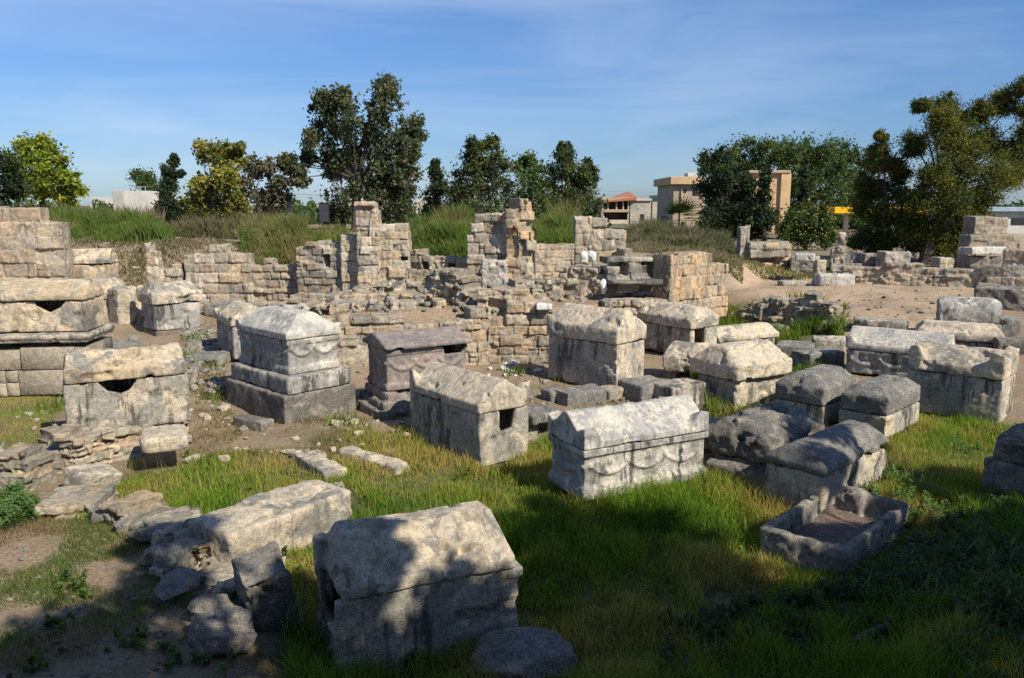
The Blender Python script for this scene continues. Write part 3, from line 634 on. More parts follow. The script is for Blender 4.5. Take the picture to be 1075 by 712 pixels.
wall('rubble_wall', 'crumbling grey rubble wall end at the left edge below the pale sarcophagus',
     [wall_blocks(46, (-30, 12.6), (30, 12.4), -0.1, [(-30, 10, 478), (10, 30, 482), (30, 40, 492)], 0.6, (0.12, 0.22), (0.14, 0.36), GREYS, jit=.03, bev=.26, out=.09, rag=.1),
      wall_blocks(47, (28, 12.3), (42, 12.6), -0.1, [(28, 42, 492)], 0.6, (0.12, 0.2), (0.14, 0.3), GREYS, jit=.03, bev=.26, out=.08, rag=.08)])

wall('rubble_wall', 'crumbled low rubble wall between the bare soil and the lawn at lower left',
     [wall_blocks(48, (32, 10.9), (98, 11.0), -0.1, [(32, 66, 522), (66, 98, 526)], 0.95, (0.14, 0.24), (0.2, 0.55), GREYS + PALEB[:2], jit=.035, bev=.26, out=.08, rag=.05),
      wall_blocks(49, (92, 10.9), (164, 10.3), -0.1, [(92, 130, 538), (130, 164, 545)], 0.75, (0.12, 0.22), (0.16, 0.5), GREYS + PALEB[:2], jit=.035, bev=.26, out=.1, rag=.08),
      wall_blocks(50, (150, 10.2), (215, 9.6), -0.1, [(150, 180, 558), (180, 215, 562)], 0.7, (0.12, 0.2), (0.16, 0.45), GREYS + PALEB[:2], jit=.035, bev=.26, out=.1, rag=.08),
      wall_blocks(51, (150, 9.3), (262, 8.9), -0.1, [(150, 190, 603), (190, 262, 612)], 0.8, (0.1, 0.18), (0.16, 0.5), GREYS + PALEB[:2], jit=.035, bev=.26, out=.1, rag=.08)])

# ------------------------------------------------------------------ lids and chests
def chest(L, W, h, t=0.14, z=0.0, base=0.0, rim=0.0):
    ps = [box(-L / 2, L / 2, -W / 2, W / 2, z, z + 0.18), box(-L / 2, L / 2, -W / 2, -W / 2 + t, z, z + h), box(-L / 2, L / 2, W / 2 - t, W / 2, z, z + h),
          box(-L / 2, -L / 2 + t, -W / 2, W / 2, z, z + h), box(L / 2 - t, L / 2, -W / 2, W / 2, z, z + h)]
    for (o, a, b) in ([(base, z, z + 0.14)] if base else []) + ([(rim, z + h - 0.11, z + h)] if rim else []):
        ps += [box(-L / 2 - o, L / 2 + o, -W / 2 - o, -W / 2 + t, a, b), box(-L / 2 - o, L / 2 + o, W / 2 - t, W / 2 + o, a, b),
               box(-L / 2 - o, -L / 2 + t, -W / 2 - o, W / 2 + o, a, b), box(L / 2 - t, L / 2 + o, -W / 2 - o, W / 2 + o, a, b)]
    return ps
def gable(L, W, e, t, z, rw=0.05, hip=0.0, acro=(), ah=0.22, al=0.30, aw=0.30, skew=0.0):
    y, x = W / 2, L / 2
    top = [(-x + hip, -rw + skew, z + t), (x - hip, -rw + skew, z + t), (-x + hip, rw + skew, z + t), (x - hip, rw + skew, z + t)]
    ps = [hull([(sx * x, sy * y, z + q) for sx in (-1, 1) for sy in (-1, 1) for q in (0, e)] + top)]
    for sx, sy in acro:
        ps.append(hull([(sx * x, sy * y, z), (sx * x, sy * y, z + e + ah * .85), (sx * (x - al), sy * y, z + e), (sx * (x - al), sy * y, z), (sx * (x - al * .55), sy * y, z + e + ah),
                        (sx * x, sy * (y - aw), z), (sx * x, sy * (y - aw), z + e + ah * .35), (sx * (x - al), sy * (y - aw), z + e), (sx * (x - al * .5), sy * (y - aw * .6), z + e + ah * .6)]))
    return ps
def swags(L, W, z, face, n=3, r=0.035, drop=0.17):
    """garlands with a rosette above each, half sunk in a face: '-y', '+x' or '-x'"""
    ps = []; half = L / 2 if face[1] == 'y' else W / 2; off = W / 2 if face[1] == 'y' else L / 2; sg = -1 if face[0] == '-' else 1
    step = 2 * half * 0.9 / n
    mk = (lambda a, q, d: (a, sg * (off + d), q)) if face[1] == 'y' else (lambda a, q, d: (sg * (off + d), a, q))
    for i in range(n):
        a0 = -half * 0.9 + i * step; pts = [mk(a0 + step * k / 10, z - drop * math.sin(math.pi * k / 10), 0.004) for k in range(11)]
        ps.append(tube(pts, [r * (0.7 + 0.7 * math.sin(math.pi * k / 10)) for k in range(11)]))
        ps.append(ball(mk(a0 + step / 2, z + 0.06, 0.0), r * 2.0, *((1, .5, 1) if face[1] == 'y' else (.5, 1, 1))))
        ps.append(ball(mk(a0, z + 0.02, 0.0), r * 1.7)); 
    return ps
def grp(label): return label
ALLC = [(-1, -1), (1, -1), (-1, 1), (1, 1)]

def tomb(key, label, name='sarcophagus'):
    p = PL[key]; print('PLACE', key, 'L=%.2f W=%.2f at %.1f,%.1f yaw=%.0f aend=%d' % (p.L, p.W, p.c[0], p.c[1], math.degrees(p.yaw), p.a_end))
    return p, empty(name, p.loc, p.yaw, label, 'sarcophagus')

# s1 foreground, in the tree shade
p, t = tomb('s1', 'large gabled sarcophagus in the foreground half under tree shade, with its left end broken')
L_, W_ = p.L, p.W
stone('chest', chest(L_, W_, 0.98, .14, rim=.0) + [box(L_/2-.14, L_/2+.05, -W_/2-.04, W_/2+.04, .86, .98)], 'chest', t, voxel=.022, worn=.7, amp=.02, chips=.05,
      cuts=[hull([(-L_/2-.2, -W_/2+.12, .55), (-L_/2-.2, W_/2-.35, .55), (-L_/2+.3, -W_/2+.12, .55), (-L_/2+.3, W_/2-.35, .55), (-L_/2-.2, -W_/2+.05, 1.2), (-L_/2-.2, W_/2-.3, 1.2), (-L_/2+.3, -W_/2+.05, 1.2), (-L_/2+.3, W_/2-.3, 1.2)])])
stone('lid', gable(L_-.12, W_+.1, .13, .57, .985, .17, hip=.12) + [hull([(x, y, z) for x in (-L_/2-.02, -L_/2+.12) for y, z in ((W_/2-.05, 1.0), (W_/2-.35, 1.0), (W_/2-.05, 1.32), (W_/2-.3, 1.36))])], 'lid', t, voxel=.022, worn=.6, amp=.03, chips=.09)
# s2 carved marble
p, t = tomb('s2', 'white marble sarcophagus carved with garlands and rosettes, gabled lid, standing in the grass')
L_, W_ = p.L, p.W
stone('chest', chest(L_, W_, .80, .14, .10, base=.05, rim=.05) + swags(L_, W_, .60, '-y', 3, .032, .12) + swags(L_, W_, .60, '-x', 1, .03, .12)
      + [box(-L_/2-.03, L_/2+.03, -W_/2-.03, W_/2+.03, .24, .29)], 'marble_chest', t, voxel=.02, worn=.45, amp=.008, chips=.02, soft=1)
stone('lid', gable(L_+.1, W_+.1, .12, .50, .905, .06, acro=[(1, -1), (-1, 1), (1, 1), (-1, -1)], ah=.26, al=.36, aw=.36)
      + [hull([(x, sg * y, z) for x in (-L_/2-.05, L_/2-.2) for y, z in ((.32, 1.12), (.36, 1.12), (.30, 1.17), (.26, 1.20), (.2, 1.1))]) for sg in (-1, 1)], 'marble', t, voxel=.02, worn=.5, amp=.012, chips=.03, soft=1)
for x, y in ((-.8, -.3), (.1, -.35), (.85, -.25), (0, .3)):
    stone('support_stone', [box(x-.22, x+.22, y-.14, y+.14, -.12, .12)], 'dark', t, voxel=.04, amp=.04)
# s3 grey sided
p, t = tomb('s3', 'gabled sarcophagus with speckled grey long side and a hole in its pale right end')
L_, W_ = p.L, p.W; ex = p.a_end * L_ / 2
stone('chest', chest(L_, W_, .98), 'chest', t, voxel=.026, worn=.8, amp=.025, chips=.06,
      cuts=[hull([(ex+dx, y, z) for dx in (-.3, .3) for y, z in ((-.08, .56), (.2, .60), (.3, 1.1), (-.12, 1.1), (-.13, .7))])])
stone('lid', gable(L_, W_+.04, .16, .54, .985, .04, acro=[(-p.a_end, -1), (p.a_end, 1)], ah=.34, al=.26, aw=.28), 'lid', t, voxel=.026, worn=.6, amp=.03, chips=.08)
# s4 on rubble wall
p, t = tomb('s4', 'pale sarcophagus with a V shaped hole below its lid, standing on a low rubble wall')
L_, W_ = p.L, p.W
stone('chest', chest(L_, W_, .93, .15, .50), 'chest', t, voxel=.026, worn=.6, amp=.015, chips=.04,
      cuts=[hull([(x, y, z) for y in (-W_/2-.2, -W_/2+.3) for x, z in ((-.50, 1.55), (-.48, 1.40), (-.34, 1.24), (-.12, 1.17), (.02, 1.22), (.14, 1.38), (.16, 1.55))])])
stone('lid', gable(L_-.06, W_+.06, .22, .52, 1.435, .10, hip=.06, acro=[(-1, -1), (1, 1)], ah=.1, al=.3, aw=.25), 'cream', t, voxel=.026, worn=.9, amp=.03, chips=.08)
# s5
p, t = tomb('s5', 'tall sarcophagus with heavy gabled lid and a square hole below it at the right end')
L_, W_ = p.L, p.W; ex = p.a_end * L_ / 2
stone('chest', chest(L_, W_, 1.10), 'chest', t, voxel=.028, worn=.7, amp=.018, chips=.04, cuts=[box(ex-.4, ex+.4, -.12, .30, .72, 1.3)])
stone('lid', gable(L_+.06, W_+.08, .34, .76, 1.105, .08, hip=.14, acro=[(-p.a_end, -1)], ah=.22, al=.22, aw=.2), 'lid', t, voxel=.028, worn=.8, amp=.03, chips=.07)
# s6 pedestal tomb
p, t = tomb('s6', 'carved sarcophagus standing high on a two tier stone pedestal, left of the brownish sarcophagus')
L_, W_ = p.L, p.W
pd_ = empty('pedestal', (0, 0, 0)); pd_.parent = t
stone('lower_tier', [box(-L_/2, L_/2, -W_/2, W_/2, -.15, .62)], 'dark', pd_, voxel=.035, worn=.4, amp=.015, chips=.02)
stone('upper_tier', [box(-L_/2+.12, L_/2+.02, -W_/2+.08, W_/2-.1, .62, .97)], 'marble_chest', pd_, voxel=.03, worn=1.0, amp=.03, chips=.06)
l2, w2 = L_ - .48, W_ - .55
stone('chest', chest(l2, w2, .74, .14, .97, base=.03, rim=.04) + swags(l2, w2, 1.50, '-y', 3, .04, .15) + swags(l2, w2, 1.50, '+x', 2, .035, .13) + swags(l2, w2, 1.50, '-x', 1, .035, .13), 'marble_chest', t, voxel=.022, worn=.5, amp=.01, chips=.02, soft=1)
stone('lid', gable(l2+.12, w2+.12, .14, .50, 1.715, .20, hip=.30, acro=[(p.a_end, 1), (-p.a_end, -1)], ah=.12, al=.24, aw=.24) , 'marble', t, voxel=.022, worn=.4, amp=.012, chips=.03, soft=1)
# s7 brownish
p, t = tomb('s7', 'dark brownish carved sarcophagus on three steps, with a low slab lid above a gap')
L_, W_ = p.L, p.W
st_ = empty('stepped_base', (0, 0, 0)); st_.parent = t
for i in range(3):
    q = .15 * (2 - i); stone('step', [box(-L_/2-.28+i*.12, L_/2+.2-i*.1, -W_/2-.22+i*.1, W_/2+.2-i*.1, i*.17-.1, (i+1)*.17)], 'dark' if i < 2 else 'purple', st_, voxel=.035, worn=.9, amp=.03, chips=.06)
stone('chest', chest(L_-.1, W_-.2, .88, .13, .51, base=.04, rim=.03) + swags(L_-.1, W_-.2, 1.08, '-y', 3, .035, .13) + swags(L_-.1, W_-.2, 1.08, '-x', 1, .035, .14), 'purple', t, voxel=.024, worn=.5, amp=.01, chips=.02, soft=1,
      cuts=[hull([(x, y, z) for y in (-W_, -W_/2+.35) for x, z in ((.30, 1.5), (.42, 1.18), (.86, 1.18), (1.0, 1.5))])])
stone('lid', gable(L_+.1, W_+.1, .10, .30, 1.395, .05, hip=.05, skew=.1), 'purple', t, voxel=.026, worn=.6, amp=.015, chips=.04)
# s8
p, t = tomb('s8', 'gabled sarcophagus in dappled shade right of the dark boulder-like tomb')
L_, W_ = p.L, p.W
stone('chest', chest(L_, W_, .57), 'chest', t, voxel=.026, worn=.9, amp=.02, chips=.05)
stone('lid', gable(L_+.05, W_+.08, .12, .35, .575, .15, hip=.12), 'grey', t, voxel=.026, worn=.9, amp=.025, chips=.06)
# s9, s10 small ones
p, t = tomb('s9', 'small grey sarcophagus with a flat hipped lid, left one of two in the sunny grass')
L_, W_ = p.L, p.W
stone('chest', chest(L_, W_, .46), 'chest', t, voxel=.03, worn=.8, amp=.02)
stone('lid', gable(L_+.04, W_+.03, .36, .60, .465, .22, hip=.24), 'grey', t, voxel=.03, worn=1.0, amp=.025)
p, t = tomb('s10', 'smallest grey sarcophagus with a chipped rounded lid, right one of two in the sunny grass')
L_, W_ = p.L, p.W
stone('chest', chest(L_, W_, .46), 'chest', t, voxel=.03, worn=.9, amp=.025, cuts=[hull([(-p.a_end*0+x, y, z) for y in (-W_, -W_/2+.2) for x, z in ((-.2, .3), (.1, .28), (.2, .6), (-.3, .6))])] if False else None)
stone('lid', gable(L_-.02, W_-.02, .34, .54, .47, .25, hip=.2), 'grey', t, voxel=.03, worn=1.2, amp=.04, chips=.1)
# s11
p, t = tomb('s11', 'big sarcophagus at the right edge with rounded horn like lumps on its lid corners')
L_, W_ = p.L, p.W
stone('chest', chest(L_, W_, .94), 'chest', t, voxel=.03, worn=.7, amp=.02, chips=.05)
stone('lid', gable(L_+.04, W_+.08, .22, .58, .945, .10, acro=[(-1, -1), (1, -1), (1, 1), (-1, 1)], ah=.40, al=.42, aw=.5), 'lid', t, voxel=.03, worn=.7, amp=.03, chips=.07)
# s12
p, t = tomb('s12', 'pale marble sarcophagus with moulded lid, behind the big right-edge tomb with horned lid')
L_, W_ = p.L, p.W
stone('chest', chest(L_, W_, .62, .14, base=.04, rim=.05) + swags(L_, W_, .38, '-y', 3, .05, .14) + [box(-L_/2-.04, -L_/2+.3, -W_/2-.04, W_/2+.04, 0, .62)], 'marble_chest', t, voxel=.028, worn=.5, amp=.015)
stone('lid', gable(L_+.12, W_+.12, .16, .56, .625, .08, acro=[(-1, -1), (-1, 1)], ah=.24, al=.3, aw=.3), 'marble', t, voxel=.028, worn=.6, amp=.015)
# s13
p, t = tomb('s13', 'mid right sarcophagus with a thick overhanging cream lid and a gap at its right end')
L_, W_ = p.L, p.W
stone('chest', chest(L_, W_, .72), 'chest', t, voxel=.03, worn=.7, amp=.02, cuts=[hull([(x, y, z) for y in (-W_, -W_/2+.3) for x, z in ((L_/2-.45, .9), (L_/2-.3, .45), (L_/2-.02, .55), (L_/2+.1, .9))])])
stone('lid', gable(L_+.25, W_+.3, .34, .70, .74, .22, hip=.2), 'lid', t, voxel=.03, worn=1.1, amp=.04, chips=.09)
p = PL['s13b']; t = empty('loose_cover', p.loc, p.yaw, 'loose grey and cream gabled lid lying on small stones left of the overhanging lid', 'lid')
stone('lid_slab', gable(p.L, p.W, .40, .72, .16, .15, hip=.12), 'lid', t, voxel=.03, worn=1.0, amp=.03, chips=.08)
for x, y in ((-.5, -.3), (.4, -.3), (.3, .3), (-.4, .3)): stone('support_stone', [box(x-.2, x+.2, y-.12, y+.12, -.15, .2)], 'rock', t, voxel=.05, amp=.04)
p, t = tomb('s13c', 'half sunk pale sarcophagus with a low lid behind the overhanging lid')
stone('chest', chest(p.L, p.W, .40), 'marble_chest', t, voxel=.035); stone('lid', gable(p.L+.3, p.W+.1, .14, .40, .405, .15, hip=.1), 'lid', t, voxel=.03, worn=.8)
# s14
p, t = tomb('s14', 'sarcophagus with rounded lid and dark slot in its end, just behind the tall gabled one')
L2, W2 = 2.1, 1.15
p.L = L2
e2 = bpy.data.objects  # yaw kept, body reaches back from the corner
stone('chest', chest(L2, W2, .80), 'chest', t, voxel=.032, worn=.7, cuts=[box(p.a_end*L2/2-.4, p.a_end*L2/2+.4, -.42, .05, .25, 1.0)])
stone('lid', gable(L2+.06, W2+.1, .26, .56, .81, .25, hip=.15), 'lid', t, voxel=.03, worn=1.2, amp=.03)
# s15
p, t = tomb('s15', 'sarcophagus cut by the right edge with a rough pitted lid, in the shaded grass')
stone('chest', chest(p.L, p.W, .62), 'grey', t, voxel=.03, worn=.9); stone('lid', gable(p.L-.3, p.W-.05, .34, .60, .625, .2, hip=.15), 'dark', t, voxel=.028, worn=1.4, amp=.05, chips=.14)
# s16 open trough
p, t = tomb('s16', 'open stone trough without a lid, broken rim, in the shade at the lower right')
L_, W_ = p.L, p.W
stone('chest', chest(L_, W_, .50, .13) + [box(-L_/2, -L_/2+.3, -W_/2, W_/2, 0, .44), box(L_/2-.32, L_/2, 0, W_/2, 0, .54)], 'rock', t, voxel=.026, worn=1.3, amp=.045, chips=.09)
stone('earth_fill', [box(-L_/2+.1, L_/2-.1, -W_/2+.1, W_/2-.1, .05, .20)], 'reddish', t, voxel=.05, amp=.05)
# s17
p, t = tomb('s17', 'dark weathered boulder-like tomb with a huge rough lid, in dappled shade')
L_, W_ = p.L, p.W
stone('chest', chest(L_, W_, .44, .2) + [box(-L_/2-.25, -L_/2+.3, -W_/2-.1, W_/2-.2, 0, .36)], 'dark', t, voxel=.03, worn=1.2, amp=.05, chips=.1)
stone('lid', gable(L_+.1, W_+.12, .34, .60, .45, .26, hip=.2)  , 'dark', t, voxel=.03, worn=1.2, amp=.07, chips=.16)
# s18 left edge
p, t = tomb('s18', 'cream sarcophagus at the left edge, dark gap under its lid, raised on ashlar blocks')
L_, W_ = p.L, p.W; fx0 = L_ / 2
bv, bf, bc, _ = masonry_blocks(np.random.default_rng(5), (-L_/2, 100), (L_/2, 100), 0, lambda s: 1.22, W_, (0.56, 0.6), (0.8, 1.3), [(.40, .34, .25), (.36, .31, .23), (.43, .37, .28)], jit=.01, bev=.05, out=.01)
bv = bv - np.array([0, 100 + W_ / 2, 0]); bb = link('ashlar_base', npmesh('ashlar_base', bv, bf, bc), MAT['wall'], t)
stone('moulded_slab', [box(-L_/2-.1, L_/2+.02, -W_/2-.08, W_/2+.05, 1.22, 1.32), box(-L_/2-.1, L_/2+.07, -W_/2-.14, W_/2+.08, 1.32, 1.42)], 'chest', t, voxel=.03, worn=.6)
l2 = 2.35; xo = fx0 - l2 / 2 - .06
def shift(ps, dx, dy=0): return [([(a + dx, b + dy, c) for a, b, c in v], f) for v, f in ps]
stone('chest', shift(chest(l2, 1.12, .72, .14, 1.43), xo), 'cream', t, voxel=.028, worn=.6, amp=.015, cuts=[hull([(xo + x, y, z) for y in (-.9, -.25) for x, z in ((.02, 2.25), (.08, 2.04), (.36, 1.88), (.62, 2.0), (.86, 2.25))])])
stone('lid', shift(gable(l2+.04, 1.2, .14, .44, 2.16, .1, hip=.05), xo), 'cream', t, voxel=.028, worn=.7)
# s19, s20, s21, s22
p, t = tomb('s19', 'pale sarcophagus with a broken, tilted lid below the long rubble wall at left')
L_, W_ = p.L, p.W
stone('plinth', [box(-L_/2, L_/2, -W_/2, W_/2, -.3, .12)], 'reddish', t, voxel=.04, amp=.04); stone('chest', chest(L_, W_, .80, .14, .12), 'marble_chest', t, voxel=.03, worn=.7)
stone('lid', gable(L_+.15, W_+.15, .30, .62, .925, .2, hip=.2, acro=[(1, 1), (-1, 1)], ah=.25), 'lid', t, voxel=.03, worn=1.0, amp=.04, chips=.1)
p, t = tomb('s20', 'cream sarcophagus with a rough lid and cracked front beside the left-edge raised tomb')
stone('chest', chest(p.L, p.W, .92), 'cream', t, voxel=.03, worn=.8); stone('lid', gable(p.L+.05, p.W+.05, .40, .66, .925, .3, hip=.25), 'cream', t, voxel=.03, worn=1.3, amp=.06, chips=.12)
p, t = tomb('s21', 'white sarcophagus with a ragged broken end, directly behind the pedestal tomb')
L_ = 2.0; W_ = p.W
stone('chest', chest(L_, W_, .86), 'marble_chest', t, voxel=.03); stone('lid', gable(L_+.05, W_+.1, .20, .52, .87, .12, hip=.15, acro=[(1, -1), (-1, -1)], ah=.12), 'lid', t, voxel=.03, worn=1.2, amp=.05, chips=.12)
p, t = tomb('s22', 'cream gabled sarcophagus standing against the stepped ashlar wall at far left')
stone('chest', chest(p.L, p.W, .62), 'cream', t, voxel=.04); stone('lid', gable(p.L, p.W+.05, .15, .50, .625, .1), 'cream', t, voxel=.035, worn=.5)
# s23, s24
p, t = tomb('s23', 'small tomb with a rounded grey lid on low stones, upper right near the dirt path')
stone('plinth', [box(-p.L/2-.05, p.L/2+.05, -p.W/2, p.W/2, -.3, .22)], 'grey', t, voxel=.04, worn=1.2, amp=.05)
stone('lid', [tube([(-p.L/2, 0, .5), (-p.L/2+.15, 0, .52), (p.L/2-.2, 0, .52), (p.L/2, 0, .48)], [.40, .46, .46, .36], 14), box(-p.L/2, p.L/2, -.42, .42, .22, .5)], 'marble_chest', t, voxel=.035, worn=.9, amp=.02)
p, t = tomb('s24', 'low wide marble tomb with a flat cracked lid behind the horned-lid tomb')
stone('chest', chest(p.L, p.W, .30), 'marble_chest', t, voxel=.035); stone('lid', gable(p.L+.1, p.W+.15, .22, .48, .31, .3, hip=.2), 'lid', t, voxel=.035, worn=1.0, amp=.03)

# ------------------------------------------------------------------ single blocks, slabs and boulders
def block(name, label, a, b, z, W, h, mat, cat='stone block', voxel=.035, worn=1.0, amp=.03, chips=.06, tilt=None, sink=.08, group=None):
    q = Pl(a, b, z, W); o = stone(name, [box(-q.L/2, q.L/2, -W/2, W/2, -sink, h)], mat, None, q.loc, q.yaw, voxel, worn, amp, chips)
    if tilt: o.rotation_euler = (tilt[0], tilt[1], q.yaw)
    PL['b%d' % len(PL)] = q; return tag(o, label, cat, group)
def rock(name, label, px, py, z, sx, sy, sz, mat='rock', yaw=0.0, sub=5, cat='boulder', planes=9, rough=.10, sink=.25, group=None):
    _seed[0] += 1; q = P(px, py, z); me = rock_mesh(sx, sy, sz, _seed[0], sub, planes, rough); me.materials.append(MAT[mat])
    o = link(name, me, None, None, (q[0], q[1], z + sz * (0.5 - sink)), yaw); return tag(o, label, cat, group)
block('stone_slab', 'thick pale slab bridging two stones beside the rubble wall under the V holed tomb', (148, 478), (199, 472), 0.42, .95, .26, 'lid', 'slab', amp=.03, worn=1.2, sink=0)
block('stone_block', 'tilted grey slab lying in the grass below the V holed tomb', (84, 523), (126, 508), 0.02, .5, .34, 'lid', tilt=(.25, .18))
block('stone_beam', 'long flat pale beam half buried in the grass behind the foreground tomb', (417, 500), (352, 480), 0.02, .36, .17, 'lid')
block('stone_block', 'short pale block forming the left end of a low frame in the grass', (341, 507), (308, 486), 0.02, .42, .19, 'lid')
block('stone_block', 'small square pale block beside the low frame in the grass', (352, 519), (364, 517), 0.0, .22, .16, 'lid')
block('rock_outcrop', 'long flat topped pale rock slab reaching behind the left end of the foreground tomb', (244, 612), (372, 556), -.05, .95, .62, 'lid', 'rock', voxel=.03, amp=.05, chips=.12, worn=1.3)
block('boulder', 'grey angular boulder with a pale chipped face left of the foreground tomb', (268, 668), (318, 655), -.1, .62, .82, 'rock', 'boulder', worn=1.5, amp=.06, chips=.14, tilt=(.22, -.2), sink=.15)
rock('boulder', 'rounded pale boulder at the bottom edge in front of the foreground tomb', 550, 712, -.4, 1.15, .9, .75, 'rock', .1, sink=.35)
rock('boulder', 'low flat reddish boulder at the end of the crumbled foreground wall', 235, 668, .05, .9, .8, .5, 'rock', .2, sink=.35)
block('stone_slab', 'flat grey slab roofing a dark hollow between the speckled and carved tombs', (560, 447), (592, 440), .42, .8, .2, 'grey', 'slab', sink=0)
block('stone_block', 'pale block at the left side of the dark hollow beside the speckled tomb', (551, 463), (566, 460), .05, .7, .42, 'rock')
block('stone_block', 'tan block at the right side of the dark hollow beside the carved marble tomb', (586, 458), (600, 455), .05, .7, .42, 'rock')
block('stone_block', 'grey block under the left corner of the tall gabled tomb', (578, 428), (600, 425), .15, .5, .36, 'grey')
block('stone_block', 'grey block in the row below the tall gabled tomb, with a cracked top', (596, 433), (638, 426), .12, .6, .42, 'grey')
block('stone_block', 'tan block just right of the cracked block below the tall gabled tomb', (640, 424), (671, 417), .12, .5, .30, 'cream')
block('stone_block', 'grey block behind the carved marble tomb, left one of two in line', (674, 427), (708, 421), .1, .9, .48, 'grey')
block('stone_block', 'cream topped grey block behind the carved marble tomb, right one of two in line', (706, 431), (746, 424), .1, .8, .52, 'chest')
block('stone_block', 'low dark block in the grass under the overhanging lid at mid right', (741, 470), (800, 460), -.02, .7, .36, 'dark', worn=1.6, amp=.06)
block('stone_slab', 'long grey slab lying across two others among the mid right weeds', (868, 352), (940, 356), .35, 1.1, .40, 'grey', 'slab')
block('stone_slab', 'paler slab lying on top of the long grey slab near the dirt path', (895, 344), (952, 348), .72, .8, .28, 'chest', 'slab', sink=0)
block('stone_block', 'grey flat block beside the weeds left of the marble tomb with moulded lid', (813, 376), (852, 379), .25, 1.0, .40, 'grey')
block('stone_block', 'rounded grey block near the left end of the marble tomb with moulded lid', (850, 388), (888, 384), .15, .8, .42, 'grey', worn=1.8)
block('stone_slab', 'grey slab with a pale top behind the rounded block at mid right', (852, 368), (888, 370), .3, .9, .36, 'chest', 'slab')
block('stone_slab', 'long grey slab half hidden by weeds at mid right', (780, 352), (829, 351), .4, .8, .26, 'grey', 'slab')
block('stone_slab', 'sloping dark slab among weeds behind the rounded lid tomb', (735, 352), (775, 362), .35, .8, .22, 'dark', 'slab')
block('stone_block', 'big dark brown block at the right edge below the pale ashlar stack', (1022, 326), (1090, 330), 1.0, 1.4, .80, 'dark', worn=1.6, amp=.08)
block('stone_block', 'grey block right of the rounded grey lid at the right edge', (1050, 352), (1072, 353), .8, .9, .50, 'grey')
block('stone_block', 'dark block below the grey one at the right edge beside the flat marble tomb', (1046, 372), (1080, 374), .5, .8, .42, 'dark')
block('stone_block', 'long white beam lying on the dark masonry chamber at upper right', (1020, 268), (1058, 267), 2.45, .8, .34, 'marble', 'beam', sink=0)
block('stone_block', 'white block with a cap stone beside the dirt path left of the long white slab', (829, 287), (857, 288), 1.3, 1.2, .85, 'chest')
block('stone_block', 'white cap stone lying on the pale block beside the dirt path', (834, 275), (855, 275.5), 2.15, .9, .36, 'marble', sink=0)
block('stone_slab', 'long white slab lying at the back edge of the dirt path', (860, 299), (898, 299), 1.38, .9, .42, 'marble', 'slab')
block('stone_block', 'upright pale block between the capped block and the long white slab', (857, 290), (867, 290), 1.35, .6, .75, 'chest')
block('stone_slab', 'flat pale slab lying on the dirt path edge before the ruin with a grey post', (821, 299), (848, 299), 1.33, .7, .14, 'chest', 'slab')
block('stone_block', 'white lumpy block behind the low rubble wall under the large right tree', (928, 285), (956, 285), 1.4, 1.0, .95, 'chest', worn=1.8, amp=.08)
block('stone_block', 'grey block on a dark step left of the white lumpy block', (878, 276), (902, 276), 1.45, .9, .55, 'grey', worn=1.5)
block('stone_slab', 'dark flat step in front of the grey block near the large tree', (876, 283), (905, 283), 1.4, .8, .3, 'dark', 'slab')
block('stone_block', 'dark brown block left of the white lumpy block under the tree', (907, 283), (926, 283), 1.4, 1.0, .8, 'dark')
block('stone_block', 'pale slanted block right of the tree trunk above the low rubble wall', (985, 284), (1006, 284), 1.4, .9, .65, 'lid', worn=1.8, amp=.07)
block('stone_slab', 'white marble slab lying on the bank above the dark niche wall', (677, 266), (702, 266), 2.35, .8, .2, 'marble', 'slab')
rock('marble_lump', 'weathered white marble lump behind the lid of the pedestal tomb', 315, 330, 1.0, 1.7, .8, .62, 'marble', .0, cat='marble fragment')
block('stone_slab', 'grey slab sloping against the rubble beside the pedestal tomb', (192, 380), (228, 384), .5, .7, .2, 'grey', 'slab', tilt=(.2, -.1))
block('stone_slab', 'long low grey slab behind the V holed tomb below the broken lid tomb', (98, 376), (152, 370), .55, .8, .28, 'grey', 'slab')
block('rock_outcrop', 'flat grey rock shelf above the left-edge cream tomb', (-20, 304), (76, 302), 1.5, 1.6, .42, 'dark', 'rock', worn=1.8, amp=.1)
block('stone_block', 'low grey bench of stone between the broken lid tomb and the pedestal tomb', (213, 330), (262, 333), .95, .9, .38, 'grey')
block('stone_block', 'dark low kerb stone in front of the pedestal of the carved tomb', (244, 448), (275, 455), .12, .35, .22, 'dark')
for i, (px, py, yw, lab) in enumerate([(613, 277, .2, 'round white marble head-like piece on the rubble footing, left of a pair'), (621, 277, -.4, 'round white marble head-like piece on the rubble footing, right of a pair')]):
    q = PD(px, 268, 25.5); t = stone('marble_fragment', [ball((0, 0, .08), .17, .95, 1, 1), box(-.12, .12, -.1, .1, -.12, .02)], 'white', None, (q[0], q[1], q[2] - .1), yw, voxel=.03, amp=.02); tag(t, lab, 'marble fragment')
q = PD(633, 290, 24.9); t = stone('marble_fragment', [tube([(0, 0, -.1), (.04, 0, .08), (-.02, .02, .26), (.04, 0, .36)], [.09, .13, .12, .05], 10)], 'white', None, (q[0], q[1], 2.0), 0, voxel=.03, amp=.04); tag(t, 'tall white marble torso-like fragment left of the dark niche wall', 'marble fragment')
q = PD(571, 322, 21.9); t = stone('marble_fragment', [box(-.22, .22, -.15, .15, 0, .2)], 'white', None, (q[0], q[1], 1.80), 0, voxel=.03, amp=.03); tag(t, 'small bright white marble block on the corner of the retaining wall', 'marble fragment')
